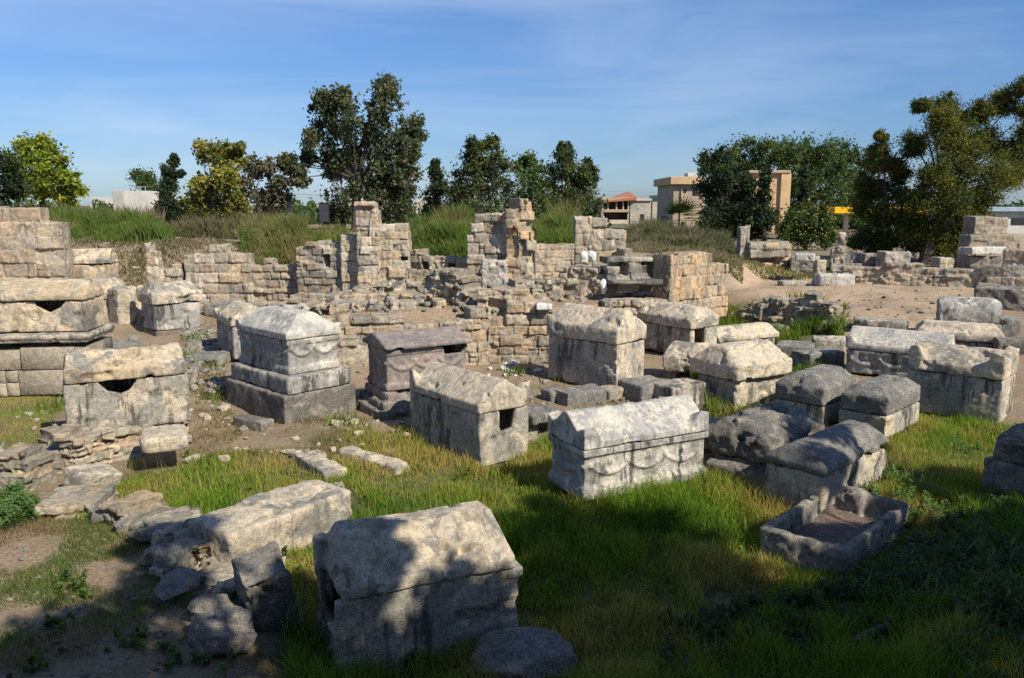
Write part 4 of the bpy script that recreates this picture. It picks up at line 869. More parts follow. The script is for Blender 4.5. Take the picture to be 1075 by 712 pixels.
# crumbled foreground wall on the left
FW = [(176, 589, .62, .42, .30, .2), (192, 612, .56, .34, .26, -.1), (150, 566, .4, .36, .3, .9), (108, 545, .5, .4, .24, .3), (132, 555, .42, .36, .26, .1), (205, 566, .36, .34, .42, .3), (160, 590, .36, .32, .26, .4), (222, 640, .5, .4, .22, .8), (176, 625, .5, .4, .22, .2), (245, 652, .42, .4, .26, .1), (66, 538, .5, .34, .16, .2)]
FL = ['bluish grey flat stone on top of the crumbled foreground wall, in tree shade', 'smooth oval pale stone at the near side of the crumbled foreground wall']
for i, (px, py, sx, sy, sz, yw) in enumerate(FW):
    rock('wall_stone', FL[i] if i < 2 else 'loose grey stone of the crumbled wall between bare soil and lawn at lower left', px, py, .2, sx, sy, sz, 'rock' if i % 3 else 'grey', yw, 4, 'stone', sink=.3, group='stones of the crumbled foreground wall')
# scatters of small stones, one set of shared shapes
SM = []
for i in range(8):
    me = rock_mesh(1, random.uniform(.6, .9), random.uniform(.45, .7), 900 + i, 3, 8, .1); SM.append(me)
SMM = {}
def scatter(n, poly, z, size, mat, label, group, name='stone', seed=0, stuff=False):
    acc = []
    r = np.random.default_rng(seed + 50); pw = wpoly(poly, z); xs = [a[0] for a in pw]; ys = [a[1] for a in pw]; k = 0
    while k < n:
        x, y = r.uniform(min(xs), max(xs)), r.uniform(min(ys), max(ys))
        if not inpoly(pw, np.array([x]), np.array([y]))[0]: continue
        if any(p_.inside(x, y, .02) for p_ in PL.values()): 
            k += .2; continue
        i = int(r.integers(8)); key = (i, mat)
        if key not in SMM: m2 = SM[i].copy(); m2.materials.clear(); m2.materials.append(MAT[mat]); SMM[key] = m2
        s = size[0] + (size[1] - size[0]) * r.random() ** 2.2
        if stuff:
            me_ = SM[i]; vv = np.empty(len(me_.vertices) * 3); me_.vertices.foreach_get('co', vv); a_ = r.uniform(0, 6.28); R_ = np.array([[math.cos(a_), -math.sin(a_), 0], [math.sin(a_), math.cos(a_), 0], [0, 0, 1]])
            ff = np.array([list(p_.vertices) for p_ in me_.polygons]); acc.append((vv.reshape(-1, 3) * s @ R_.T + np.array([x, y, gz1(x, y) + s * .12]), ff)); k += 1; continue
        o = link(name, SMM[key], None, None, (x, y, gz1(x, y) + s * .12), r.uniform(0, 6.28)); o.scale = (s, s, s); tag(o, label, 'stone', group); k += 1
    if stuff:
        off = np.cumsum([0] + [len(v_) for v_, _ in acc]); tag(link('rubble', npmesh('rubble', np.concatenate([v_ for v_, _ in acc]), np.concatenate([f_ + o_ for (_, f_), o_ in zip(acc, off)]), None, True), MAT[mat]), label, 'rubble', None, 'stuff')
scatter(46, [(192, 430), (232, 400), (240, 440), (300, 458), (360, 462), (330, 478), (200, 475)], .2, (.10, .42), 'lid', 'pale loose stone on the dry ground around the foot of the pedestal tomb', 'loose stones round the pedestal', seed=1)
scatter(110, [(190, 350), (228, 355), (236, 400), (200, 405)], .55, (.15, .5), 'rock', 'tan rubble stones in the pile between the V holed tomb and the pedestal tomb', 'rubble pile stones', seed=2, stuff=True)
scatter(26, [(360, 440), (432, 445), (440, 478), (395, 470), (345, 462)], .15, (.1, .34), 'lid', 'pale stone on dry ground left of the speckled tomb', 'stones left of the speckled tomb', seed=3)
scatter(14, [(20, 430), (62, 425), (60, 452), (15, 455)], .2, (.08, .22), 'lid', 'small pale stone on the thin grass left of the V holed tomb', 'stones in the left grass', seed=4)
scatter(40, [(345, 325), (440, 318), (445, 345), (385, 352), (345, 350)], 1.0, (.15, .55), 'lid', 'pale rubble stone at the foot of the capped pillar wall', 'rubble below the capped pillar', seed=5)
scatter(16, [(500, 380), (575, 382), (570, 396), (500, 400)], .3, (.1, .35), 'white', 'white stone piece at the foot of the sandstone retaining wall', 'white pieces below the retaining wall', seed=6)
scatter(34, [(590, 300), (700, 300), (700, 318), (590, 322)], 1.75, (.12, .4), 'rock', 'small stones on the bare terrace in front of the dark niche wall', 'terrace stones', seed=7, stuff=True)
scatter(36, [(780, 330), (900, 322), (1000, 330), (950, 350), (820, 345)], .7, (.12, .45), 'rock', 'loose grey stone between the weeds and the dirt path at right', 'stones by the dirt path', seed=8)
scatter(160, [(0, 560), (100, 590), (240, 660), (250, 712), (0, 712)], .3, (.015, .13), 'rock', 'tiny stones on the bare soil at lower left', 'tiny stones on the soil', seed=9, stuff=True)
scatter(30, [(200, 320), (345, 322), (345, 345), (225, 350)], .9, (.12, .45), 'rock', 'tan stone at the foot of the long rubble wall', 'stones below the long rubble wall', seed=10)
scatter(30, [(880, 268), (1020, 268), (1020, 285), (880, 280)], 1.5, (.15, .6), 'rock', 'stones on the ground under the large right tree', 'stones under the large tree', seed=11, stuff=True)
scatter(24, [(60, 316), (90, 300), (140, 300), (130, 320)], 1.2, (.15, .5), 'reddish', 'brown stones on the slope behind the left tombs', 'stones on the left slope', seed=12, stuff=True)

scatter(64, [(345, 330), (445, 318), (520, 312), (520, 330), (430, 340), (345, 348)], 1.6, (.14, .6), 'rock', 'grey tan stone tumbled on the terrace below the two tall pillared walls', 'terrace rubble', seed=13)
scatter(140, [(505, 300), (640, 298), (640, 312), (505, 330)], 1.7, (.12, .45), 'rock', 'stone fragments on the terrace below the orange sandstone pillar', 'fragments below the orange pillar', seed=14, stuff=True)
scatter(160, [(190, 322), (345, 322), (345, 340), (260, 380), (190, 350)], .9, (.08, .4), 'rock', 'loose tan stones on the earth between the long rubble wall and the pedestal tomb', 'stones before the long rubble wall', seed=15, stuff=True)
scatter(150, [(530, 385), (700, 392), (700, 425), (560, 425)], .25, (.05, .22), 'rock', 'small stones on the brown earth round the tall gabled tomb', 'small stones round the gabled tomb', seed=16, stuff=True)
scatter(120, [(70, 285), (190, 262), (190, 300), (140, 312)], 2.0, (.1, .4), 'rock', 'stones lying on the brown bank slope at left', 'stones on the left bank', seed=17, stuff=True)
scatter(140, [(785, 292), (1020, 306), (960, 340), (860, 322)], 1.25, (.04, .16), 'rock', 'pebbles on the dirt path at right', 'pebbles on the path', seed=18, stuff=True)
scatter(120, [(430, 440), (560, 440), (600, 420), (470, 400), (400, 445)], .2, (.06, .24), 'lid', 'small pale stones on the earth behind the speckled tomb', 'stones behind the speckled tomb', seed=19, stuff=True)
block('stone_block', 'rough pale block wedged between the cream left tomb and the broken lid tomb', (126, 345), (154, 342), .75, .9, 1.25, 'lid', worn=1.6, amp=.07)
# ------------------------------------------------------------------ vegetation
def leaves(C, n_per, size, cols, r, spread, flat=1.0, asp=0.45, droop=0.0):
    """C: (m,4) clump centres and radii -> random leaf quads"""
    m = len(C); n = m * n_per; c = np.repeat(C, n_per, 0)
    d = r.normal(size=(n, 3)); d /= np.linalg.norm(d, axis=1)[:, None]; rad = np.minimum(np.abs(r.normal(0, .58, n)), 1.18)
    P0 = c[:, :3] + d * (rad * c[:, 3] * spread)[:, None] * np.array([1, 1, flat])
    a = r.normal(size=(n, 3)); a[:, 2] -= droop; a /= np.linalg.norm(a, axis=1)[:, None]
    b = r.normal(size=(n, 3)); b -= (b * a).sum(1)[:, None] * a; b /= np.linalg.norm(b, axis=1)[:, None]
    s = size * r.uniform(.6, 1.3, n)
    V = np.stack([P0 - a * s[:, None] * .5, P0 + b * (s * asp * .5)[:, None], P0 + a * s[:, None] * .5, P0 - b * (s * asp * .5)[:, None]], 1).reshape(-1, 3)
    cols = np.array(cols); ci = r.integers(len(cols), size=m); cc = cols[ci] * r.uniform(.75, 1.25, (m, 1)); cc = np.repeat(cc, n_per, 0) * r.uniform(.7, 1.3, (n, 1))
    return V, np.arange(n * 4).reshape(-1, 4), np.repeat(cc, 4, 0)
def clumps(blobs, r, k=10, sub=0.42, shell=0.45):
    out = []
    for x, y, z, q in blobs:
        n = max(3, int(k)); d = r.normal(size=(n, 3)); d /= np.linalg.norm(d, axis=1)[:, None]
        rr = q * (shell + (1 - shell) * r.random(n)) * .85
        out.append(np.concatenate([np.array([x, y, z]) + d * rr[:, None], (q * sub * r.uniform(.7, 1.3, n))[:, None]], 1))
    return np.concatenate(out)
def tree(label, base, d, blobs, cols, seed, leaf=0.26, n_per=34, k=12, group=None, trunk_r=0.22, fork=0.4, name='tree', depth=0.7, asp=.5, sub=.42, cat='tree', flat=1.0, shell=.45, droop=0.0, rf=1.28):
    r = np.random.default_rng(seed); b = PD(base, 250, d); zg = gz1(b[0], d) - .1
    root = empty(name, (b[0], d, zg), 0, label, cat, group); O = np.array([b[0], d, zg]); mp_ = MPP(d)
    bl = []
    for px, py, q in blobs:
        w_ = PD(px, py, d); bl.append((w_[0] - O[0], r.uniform(-1, 1) * depth * q * mp_ * 1.6, w_[2] - O[2], q * mp_ * rf))
    cl = clumps(bl, r, k, sub, shell)
    V, Q, C = leaves(cl, int(n_per * 2.8), leaf * .9, cols, r, 1.3, flat, asp, droop)
    link('crown', npmesh('crown', V, Q, C), MAT['leaf'], root)
    top = max(q[2] for q in bl); lean = np.mean([q[0] for q in bl]); fk = Vector((lean * .35, 0, top * fork)); pcs = []
    pcs.append(tube([(0, 0, 0), (lean * .12 + .05, .03, top * fork * .5), fk], [trunk_r * 1.15, trunk_r * .9, trunk_r * .7], 9))
    for q in bl:
        if q[2] < fk.z * .8: continue
        e = Vector(q[:3]); mid = fk.lerp(e, .5) + Vector((r.normal() * .15, r.normal() * .15, .2)); pcs.append(tube([fk, mid, e], [trunk_r * .28, trunk_r * .15, trunk_r * .03], 6))
    me = pmesh('trunk', pcs); link('trunk', me, MAT['bark'], root); return root
G_EUC = [(0.08, 0.099, 0.049), (0.104, 0.122, 0.057), (0.063, 0.084, 0.049), (0.133, 0.137, 0.067)]
G_PINE = [(0.06, 0.084, 0.034), (0.084, 0.11, 0.036), (0.12, 0.128, 0.036), (0.05, 0.072, 0.04)]
G_LIME = [(0.221, 0.272, 0.027), (0.17, 0.23, 0.027), (0.272, 0.281, 0.034), (0.119, 0.17, 0.031)]
G_YEL = [(0.247, 0.218, 0.042), (0.19, 0.19, 0.042), (0.133, 0.148, 0.048), (0.285, 0.247, 0.057)]
G_GREY = [(0.117, 0.122, 0.068), (0.153, 0.14, 0.09), (0.09, 0.099, 0.054), (0.171, 0.144, 0.099)]
G_DARK = [(0.034, 0.054, 0.027), (0.048, 0.071, 0.031), (0.027, 0.046, 0.027), (0.06, 0.085, 0.034)]
G_GREEN = [(0.067, 0.11, 0.034), (0.085, 0.133, 0.038), (0.053, 0.091, 0.034), (0.114, 0.142, 0.042)]
G_BIG = [(.085, .105, .025), (.12, .13, .026), (.17, .155, .03), (.06, .085, .024), (.10, .12, .028)]
tree('tall eucalyptus with airy dark olive crown rising behind the capped pillar', 374, 50,
     [(352, 107, 13), (340, 113, 13), (360, 102, 9), (410, 93, 10), (405, 107, 15), (347, 134, 20), (374, 127, 19), (397, 132, 16), (424, 137, 16), (437, 137, 10), (330, 150, 12), (357, 157, 20), (384, 154, 18), (411, 157, 18), (427, 157, 12),
      (347, 176, 14), (374, 177, 18), (400, 174, 18), (424, 176, 13), (380, 197, 15), (411, 197, 18), (427, 190, 12), (400, 214, 17), (420, 214, 16), (310, 174, 9), (317, 186, 8), (300, 170, 7), (322, 165, 7)], G_EUC, 11, .30, 36, 13, trunk_r=.3, fork=.38, droop=.6)
tree('dark bushy eucalyptus regrowth at the foot of the tall eucalyptus', 360, 56, [(355, 212, 13), (366, 205, 12), (360, 222, 13), (345, 224, 10)], G_EUC, 12, .28, 30, 10)
tree('small pointed dark conifer left of the central group of trees', 458, 55, [(456, 173, 4), (457, 182, 7), (456, 194, 9), (457, 206, 12), (458, 218, 13)], G_DARK, 13, .24, 36, 12, name='conifer_tree')
tree('broad golden green conifer above the central pillar, left of three', 505, 52, [(515, 150, 7), (497, 153, 8), (505, 162, 14), (488, 174, 14), (522, 172, 13), (500, 188, 20), (520, 192, 19), (482, 200, 13), (502, 210, 22), (526, 212, 18), (484, 216, 14)], G_PINE, 14, .24, 40, 14, name='conifer_tree', trunk_r=.25)
tree('lower green conifer in the gap between the broad and the twin topped conifers', 556, 55, [(556, 168, 7), (550, 180, 12), (566, 186, 13), (552, 200, 19), (574, 204, 16), (545, 214, 16), (565, 216, 16)], G_GREEN, 15, .24, 38, 13, name='conifer_tree')
tree('twin topped dark green conifer left of the red roofed house', 602, 50, [(592, 156, 6), (591, 166, 9), (587, 178, 13), (603, 182, 12), (617, 172, 5), (618, 184, 8), (594, 199, 19), (612, 201, 16), (598, 214, 19), (618, 216, 13)], G_PINE, 16, .24, 40, 14, name='conifer_tree', trunk_r=.25)
tree('bright lime green leafy tree at the left edge above the reeds', 45, 46, [(38, 153, 14), (24, 162, 14), (52, 168, 15), (34, 182, 20), (62, 188, 15), (78, 190, 9), (45, 202, 21), (72, 204, 12), (14, 178, 12)], G_LIME, 17, .30, 34, 12)
tree('dark green tree cut by the left edge beside the lime green tree', 2, 42, [(2, 172, 14), (6, 192, 16), (-12, 182, 18), (4, 210, 15)], G_DARK, 18, .28, 36, 12)
tree('small rounded distant tree behind the white building at left', 152, 114, [(150, 182, 9), (144, 190, 9), (158, 188, 10), (153, 198, 11), (166, 200, 7)], G_GREEN, 19, .42, 30, 10)
tree('slim dark cypress with a bent tip beside the white building', 179, 44, [(184, 165, 3), (181, 171, 4.5), (178, 179, 6), (177, 188, 7), (178, 198, 8), (178, 209, 9), (179, 220, 10), (179, 232, 10), (187, 184, 3), (191, 182, 2.5)], G_DARK, 20, .18, 46, 12, name='cypress_tree', trunk_r=.14)
tree('yellowish leafy tree between the cypress and the grey green tree', 222, 46, [(212, 158, 10), (226, 164, 12), (240, 160, 8), (253, 155, 6), (250, 166, 7), (223, 185, 15), (209, 196, 12), (240, 188, 13), (213, 216, 17), (234, 218, 17), (195, 216, 9), (250, 222, 10)], G_YEL, 21, .30, 32, 12)
tree('thin grey green tree with dry branches right of the yellowish tree', 272, 50, [(265, 176, 10), (280, 180, 11), (260, 196, 13), (284, 200, 14), (296, 190, 9), (270, 214, 15), (294, 214, 13), (248, 205, 10)], G_GREY, 22, .28, 26, 12)
tree('dense dark twin conifer before the pinkish building', 762, 62, [(745, 170, 10), (759, 166, 10), (748, 184, 13), (764, 184, 13), (744, 204, 14), (764, 206, 16), (750, 226, 15), (772, 226, 15), (780, 206, 12), (784, 192, 9), (744, 238, 12), (760, 240, 13), (778, 240, 13)], G_DARK, 23, .30, 40, 13, name='conifer_tree')
tree('pointed dark conifer in front of the orange building corner', 802, 60, [(803, 180, 4), (802, 190, 6), (803, 204, 9), (800, 218, 12), (806, 230, 11), (792, 228, 11), (798, 240, 11)], G_DARK, 24, .28, 38, 12, name='conifer_tree')
tree('thin dark cypress right of the orange building', 843, 64, [(844, 170, 3), (843, 182, 5), (843, 196, 6), (843, 210, 6.5), (843, 224, 7)], G_DARK, 25, .26, 40, 12, name='cypress_tree')
for i, (bs, bl, lab) in enumerate([(785, [(790, 160, 14), (772, 168, 13), (806, 160, 13), (756, 172, 11), (786, 178, 16), (812, 178, 15), (770, 188, 15), (825, 170, 13), (800, 200, 16), (780, 214, 16)], 'round topped tree behind the pinkish building, leftmost of the rear row'),
        (842, [(832, 160, 13), (846, 158, 13), (860, 164, 13), (838, 178, 16), (858, 182, 16), (846, 204, 18), (866, 208, 17), (838, 192, 16), (862, 224, 16), (842, 224, 16), (872, 172, 13)], 'tall leafy tree in the middle of the rear row right of the orange building'),
        (884, [(880, 160, 13), (893, 170, 13), (876, 178, 15), (890, 192, 16), (880, 210, 16), (898, 205, 14), (908, 166, 11), (904, 186, 14), (868, 196, 15), (884, 228, 12)], 'leafy tree at the right end of the rear row above the yellow canopy')]):
    tree(lab, bs, 97 + 3 * i, bl, G_GREEN, 26 + i, .42, 38, 14, group='rear row of leafy trees', trunk_r=.3)
tree('large feathery golden green tree filling the upper right corner', 972, 44,
     [(1000, 112, 17), (982, 128, 15), (1010, 130, 18), (1030, 118, 12), (1055, 106, 14), (1070, 94, 12), (1072, 118, 14), (965, 112, 8), (968, 150, 15), (992, 152, 22), (1020, 156, 23), (1048, 146, 18), (1068, 158, 16), (974, 182, 18), (1000, 184, 25), (1030, 188, 24), (1056, 184, 16),
      (962, 208, 14), (984, 216, 24), (1014, 218, 25), (1040, 214, 17), (966, 240, 20), (994, 246, 22), (1020, 244, 18), (1040, 238, 10), (966, 258, 11), (988, 264, 12), (1010, 264, 12), (1085, 140, 16), (1090, 170, 14)], G_BIG, 31, .17, 92, 22, rf=1.12, trunk_r=.3, fork=.42, sub=.50, asp=.38, shell=.3, flat=.7)
tree('narrower feathery tree leaning beside the large golden green tree', 934, 46, [(923, 144, 6), (924, 158, 10), (916, 174, 14), (934, 174, 12), (948, 184, 12), (914, 194, 15), (932, 200, 16), (950, 206, 11), (908, 216, 12), (927, 226, 16), (945, 230, 14), (908, 248, 13), (928, 254, 14), (946, 252, 12), (918, 264, 9), (898, 256, 8)], G_BIG, 32, .18, 80, 18, rf=.98, sub=.62, asp=.38, shell=.25, flat=.75, trunk_r=.16)
tree('round dark green bush with yellow fruit beside the orange building', 846, 57, [(834, 238, 14), (852, 238, 14), (843, 228, 12), (866, 244, 12), (824, 246, 10), (858, 228, 10), (872, 252, 8), (845, 250, 12)], G_GREEN + [(.05, .08, .02)], 33, .26, 36, 13, name='bush', cat='bush', fork=.3, trunk_r=.12)
root = [o for o in bpy.data.objects if o.get('label', '').startswith('round dark green bush')][0]
r = np.random.default_rng(3); fr = []
for _ in range(34):
    q = PD(r.uniform(824, 872), r.uniform(222, 250), 57) ; fr.append(ball((q[0] - root.location.x, -.95 - r.random() * .5, q[2] - root.location.z), .05))
link('fruit', pmesh('fruit', fr), plain_mat('yellow_fruit', (.30, .25, .03)), root)
# palm
b = PD(716, 250, 66); root = empty('palm_tree', (b[0], 66, gz1(b[0], 66) - .1), 0, 'short fan palm in front of the pinkish building', 'palm'); zt = PD(718, 233, 66)[2] - root.location.z
link('trunk', pmesh('trunk', [tube([(0, 0, 0), (.05, 0, zt * .5), (.1, 0, zt)], [.28, .24, .22], 9)]), MAT['bark'], root)
V, Q, C, k = [], [], [], 0
for i in range(26):
    az = r.uniform(0, 6.28); el = r.uniform(-.4, 1.35); ln = r.uniform(1.9, 2.6); d = Vector((math.cos(az) * math.cos(el), math.sin(az) * math.cos(el), math.sin(el)))
    s = d.cross(Vector((0, 0, 1))).normalized(); u = s.cross(d); c0 = Vector((.1, 0, zt)) + d * ln * .45; col = np.array((.09, .125, .035)) * r.uniform(.6, 1.4)
    for j in range(11):
        a = (j - 5) / 5 * 1.15; dd = d * math.cos(a) + s * math.sin(a); e = c0 + dd * ln * .62 - Vector((0, 0, .12 * abs(a) + .1)); w_ = (s * math.cos(a) - d * math.sin(a)) * .05
        V += [c0 - w_ * .4, c0 + dd * .3 - w_, e, c0 + dd * .3 + w_]; Q.append((k, k + 1, k + 2, k + 3)); C += [col] * 4; k += 4
link('crown', npmesh('crown', np.array([tuple(v) for v in V]), Q, np.array(C)), MAT['leaf'], root)

# blades: grass, reeds, scrub
def blades(x, y, z, h, wd, bend, cols, r, seg=2):
    n = len(x); az = r.uniform(0, 2 * np.pi, n); bx, by = np.cos(az) * bend * h, np.sin(az) * bend * h
    a2 = r.uniform(0, 2 * np.pi, n); wx, wy = np.cos(a2) * wd / 2, np.sin(a2) * wd / 2; o = np.stack([x, y, z], 1)
    if seg == 2:
        mid = o + np.stack([bx * .3, by * .3, h * .6], 1); tip = o + np.stack([bx, by, h], 1); w3 = np.stack([wx, wy, 0 * wx], 1)
        V = np.stack([o - w3, o + w3, mid + w3 * .7, mid - w3 * .7, tip], 1).reshape(-1, 3); k = np.arange(n)[:, None] * 5
        Q = np.concatenate([k + np.array([[0, 1, 2]]), k + np.array([[0, 2, 3]]), k + np.array([[3, 2, 4]])]); m = 5
    else:
        tip = o + np.stack([bx, by, h], 1); w3 = np.stack([wx, wy, 0 * wx], 1)
        V = np.stack([o - w3, o + w3, tip], 1).reshape(-1, 3); k = np.arange(n)[:, None] * 3; Q = k + np.array([[0, 1, 2]]); m = 3
    return V, Q, np.repeat(cols, m, 0)
def field(name, label, pts, seed, hfun, cols, wd, bend=.35, kind='stuff', cat=None, seg=2, mat='grass'):
    r = np.random.default_rng(seed); x, y = pts; h = hfun(x, y, r); cols = np.array(cols); p = np.stack([x, y, 0 * x], 1)
    t = np.clip(.54 + 1.15 * fbm(p * .7, seed, 4) + r.normal(0, .16, len(x)), 0, .999); ci = (t * len(cols)).astype(int)
    V, Q, C = blades(x, y, gz(x, y) - .01, h, wd * r.uniform(.7, 1.3, len(x)), bend * r.uniform(.2, 1.4, len(x)), cols[ci] * r.uniform(.7, 1.3, (len(x), 1)), r, seg)
    o = link(name, npmesh(name, V, Q, C), MAT[mat]); return tag(o, label, cat or name.replace('_', ' '), None, kind)
def sample(poly, n, seed, excl=True, keep=None, m=-.02):
    r = np.random.default_rng(seed); xs = [q[0] for q in poly]; ys = [q[1] for q in poly]
    x = r.uniform(min(xs), max(xs), n); y = r.uniform(min(ys), max(ys), n); p = np.stack([x, y, 0 * x], 1)
    ok = inpoly(poly, x + .35 * fbm(p * 1.1, 71, 2), y + .35 * fbm(p * 1.1 + 9, 72, 2))
    if keep is not None: ok &= keep(x, y, r)
    if excl:
        for q in PL.values(): ok &= ~q.inside(x, y, m)
    return x[ok], y[ok]
GR = [(0.102, 0.198, 0.02), (0.137, 0.243, 0.023), (0.171, 0.268, 0.025), (0.218, 0.287, 0.036), (0.3, 0.3, 0.052), (0.397, 0.319, 0.103)]
def hlawn(x, y, r):
    p = np.stack([x, y, 0 * x], 1); q = np.clip(.58 + .9 * fbm(p * .55, 31, 3) + .5 * fbm(p * 2.6, 32, 2), .12, 1.35); near = np.interp(y, [8, 13, 20], [.42, .32, .17]) * np.interp(x, [-6, -3, 0], [.5, .7, 1.0])
    return near * q * r.uniform(.55, 1.25, len(x)) + .02
dens = lambda x, y, r: (fbm(np.stack([x, y, 0 * x], 1) * .75, 66, 4) > -.50 + .14 * r.random(len(x))) & (r.random(len(x)) < np.interp(y, [7, 10, 14, 20], [1, .9, .55, .3]))
pts = sample(LAWN, 560000, 5, keep=dens)
field('grass', 'long fresh green grass covering the lawn around the tombs', pts, 6, hlawn, GR, .011, .45, cat='grass')
field('grass_stalks', 'thin straw coloured seed stalks standing in the lawn', sample(LAWN, 16000, 25, keep=lambda x, y, r: fbm(np.stack([x, y, 0 * x], 1) * .6, 99, 3) > -.05), 26, lambda x, y, r: np.interp(y, [8, 13, 20], [.5, .4, .26]) * r.uniform(.5, 1.2, len(x)), [(.38, .34, .13), (.30, .30, .09), (.44, .36, .18)], .006, .35, cat='grass stalks')
field('grass', 'thin short grass on the soil at the left edge', sample(LEFTG, 14000, 7), 8, lambda x, y, r: r.uniform(.04, .11, len(x)), GR[2:], .012, cat='grass', seg=1)
field('weeds', 'bushy green weeds between the grey slabs at mid right', sample(MIDG, 110000, 9, keep=lambda x, y, r: (fbm(np.stack([x, y, 0 * x], 1) * .7, 55, 2) > -.16) & (y < 30.5)), 10, lambda x, y, r: r.uniform(.15, .8, len(x)) * np.clip(.62 + fbm(np.stack([x, y, 0 * x], 1) * .8, 33, 2), .2, 1.1), [(.10, .17, .02), (.13, .20, .025), (.17, .21, .03), (.22, .20, .06)], .03, .5, cat='weeds')
pall = wpoly([(-40, 500), (210, 560), (300, 690), (300, 780), (-100, 780)], .3)
field('dry_grass', 'sparse dry and green tufts on the bare soil at lower left', sample(pall, 150000, 12, keep=lambda x, y, r: fbm(np.stack([x, y, 0 * x], 1) * 1.6, 91, 3) > -.08 + .35 * r.random(len(x))), 13, lambda x, y, r: r.uniform(.03, .12, len(x)), [(.10, .16, .03), (.13, .17, .035), (.22, .19, .08), (.30, .22, .12), (.24, .17, .10)], .007, .7, cat='dry grass')
pdry = wpoly([(180, 400), (240, 400), (240, 440), (430, 440), (440, 480), (300, 475), (180, 480)], .2)
field('dry_grass', 'thin dry grass on the ground around the pedestal tomb', sample(pdry, 22000, 14, keep=lambda x, y, r: fbm(np.stack([x, y, 0 * x], 1) * 1.2, 95, 3) > -.02), 15, lambda x, y, r: r.uniform(.04, .16, len(x)), [(.10, .12, .02), (.15, .14, .05), (.24, .19, .09), (.22, .17, .08)], .014, .6, cat='dry grass', seg=1)
pmid = wpoly([(190, 330), (345, 335), (520, 390), (700, 395), (745, 420), (560, 440), (430, 450), (250, 440), (190, 400)], .4)
field('dry_grass', 'thin straw coloured grass on the earth between the tombs', sample(pmid, 60000, 16, keep=lambda x, y, r: fbm(np.stack([x, y, 0 * x], 1) * 1.1, 97, 3) > .06), 17, lambda x, y, r: r.uniform(.04, .17, len(x)), [(.15, .17, .04), (.24, .2, .09), (.34, .27, .14), (.30, .22, .12)], .014, .7, cat='dry grass', seg=1)
def strip(px0, px1, y0, y1, n, seed):
    r = np.random.default_rng(seed); y = r.uniform(y0, y1, n); px = r.uniform(px0, px1, n); return (px - PW / 2) / F * y, y
def reed(label, px0, px1, y0, y1, n, seed, h, cols=((.13, .19, .035), (.11, .165, .035), (.15, .21, .045), (.18, .215, .055), (.24, .215, .09)), wd=.045, bend=.38, name='reed_bed'):
    x, y = strip(px0, px1, y0, y1, n, seed); c = (px0 + px1) / 2
    mid = x / y * F + PW / 2; e = np.clip(1 - ((mid - c) / ((px1 - px0) / 2)) ** 4, .3, 1)
    pp = np.stack([x, y, 0 * x], 1); hh = e ** .5 * np.clip(.72 + .8 * fbm(pp * .8, seed, 3) + .55 * fbm(pp * 2.8, seed + 7, 2), .12, 1.5)
    r = np.random.default_rng(seed); k = r.random(n)
    return field(name, label, (x, y), seed, lambda a, b, r: h * hh * r.uniform(.55, 1.15, len(a)), cols, wd, bend, cat=name.replace('_', ' '))
reed('wide green reed bed with brown plumes on the bank at left', 45, 182, 33.5, 42, 24000, 60, 1.45)
x, y = strip(20, 175, 38, 43, 420, 61)
field('reed_plumes', 'brown feathery reed plumes above the left reed bed', (x, y), 61, lambda a, b, r: r.uniform(1.2, 1.75, len(a)), [(.16, .11, .07), (.13, .09, .06), (.2, .15, .1)], .11, .3, cat='reed plumes')
reed('green reed clump hanging over the long rubble wall', 255, 332, 31.5, 36, 11200, 62, 1.25)
reed('green reed bed between the two tall pillared walls', 428, 500, 31.5, 37, 14400, 63, 1.55)
reed('green reed bed right of the orange sandstone pillar', 560, 606, 31.5, 37, 10400, 64, 1.55)
reed('low green growth on the bank behind the dark board', 330, 372, 32, 36, 3000, 65, .8)
reed('dark grey green scrub below the red roofed house', 655, 775, 40, 52, 22000, 66, 1.25, ((.13, .14, .07), (.11, .13, .05), (.19, .165, .10), (.16, .15, .09)), .07, .6, 'scrub')
reed('dry brown scrub on the bank above the niche wall', 655, 780, 34, 40, 9000, 67, .4, ((.28, .21, .14), (.22, .18, .11), (.30, .24, .17), (.17, .17, .07)), .05, .7, 'scrub')
reed('dry brown scrub along the top of the left bank', 66, 262, 30.5, 34.5, 9000, 68, .24, ((.30, .235, .17), (.25, .195, .14), (.34, .27, .20), (.2, .18, .09)), .045, .8, 'scrub')
reed('dry brown scrub on the bank between reeds and pillars', 262, 500, 30.5, 34, 8000, 69, .26, ((.30, .235, .17), (.25, .195, .14), (.18, .19, .07)), .045, .8, 'scrub')
reed('brown scrub under the yellowish tree and cypress', 170, 320, 38, 48, 12000, 70, 1.3, ((.18, .16, .09), (.22, .175, .11), (.13, .145, .05), (.14, .125, .07)), .06, .6, 'scrub')
reed('grass and low weeds beside the dirt path', 775, 880, 36.5, 46, 4500, 71, .28, ((.18, .17, .06), (.24, .2, .1), (.14, .15, .05)), .05, .6, 'weeds')
tufts = []; r = np.random.default_rng(77)
for px, py, z in [(335, 352, 1.0), (190, 372, .6), (222, 385, .5), (362, 446, .2), (205, 356, .7), (540, 392, .3), (596, 398, .3), (660, 300, 1.75), (612, 300, 1.75), (520, 322, 1.75), (258, 338, 1.0), (300, 335, 1.0), (170, 345, .8), (430, 452, .2), (228, 418, .25), (480, 318, 1.75), (900, 326, 1.2), (1010, 312, 1.35), (650, 440, .1), (748, 440, 0), (640, 398, .3), (150, 440, .2), (60, 428, .2), (845, 392, .1)]:
    q = P(px, py, z); n = 60; tufts.append(np.stack([q[0] + r.normal(0, .22, n), q[1] + r.normal(0, .22, n)], 1))
tufts = np.concatenate(tufts)
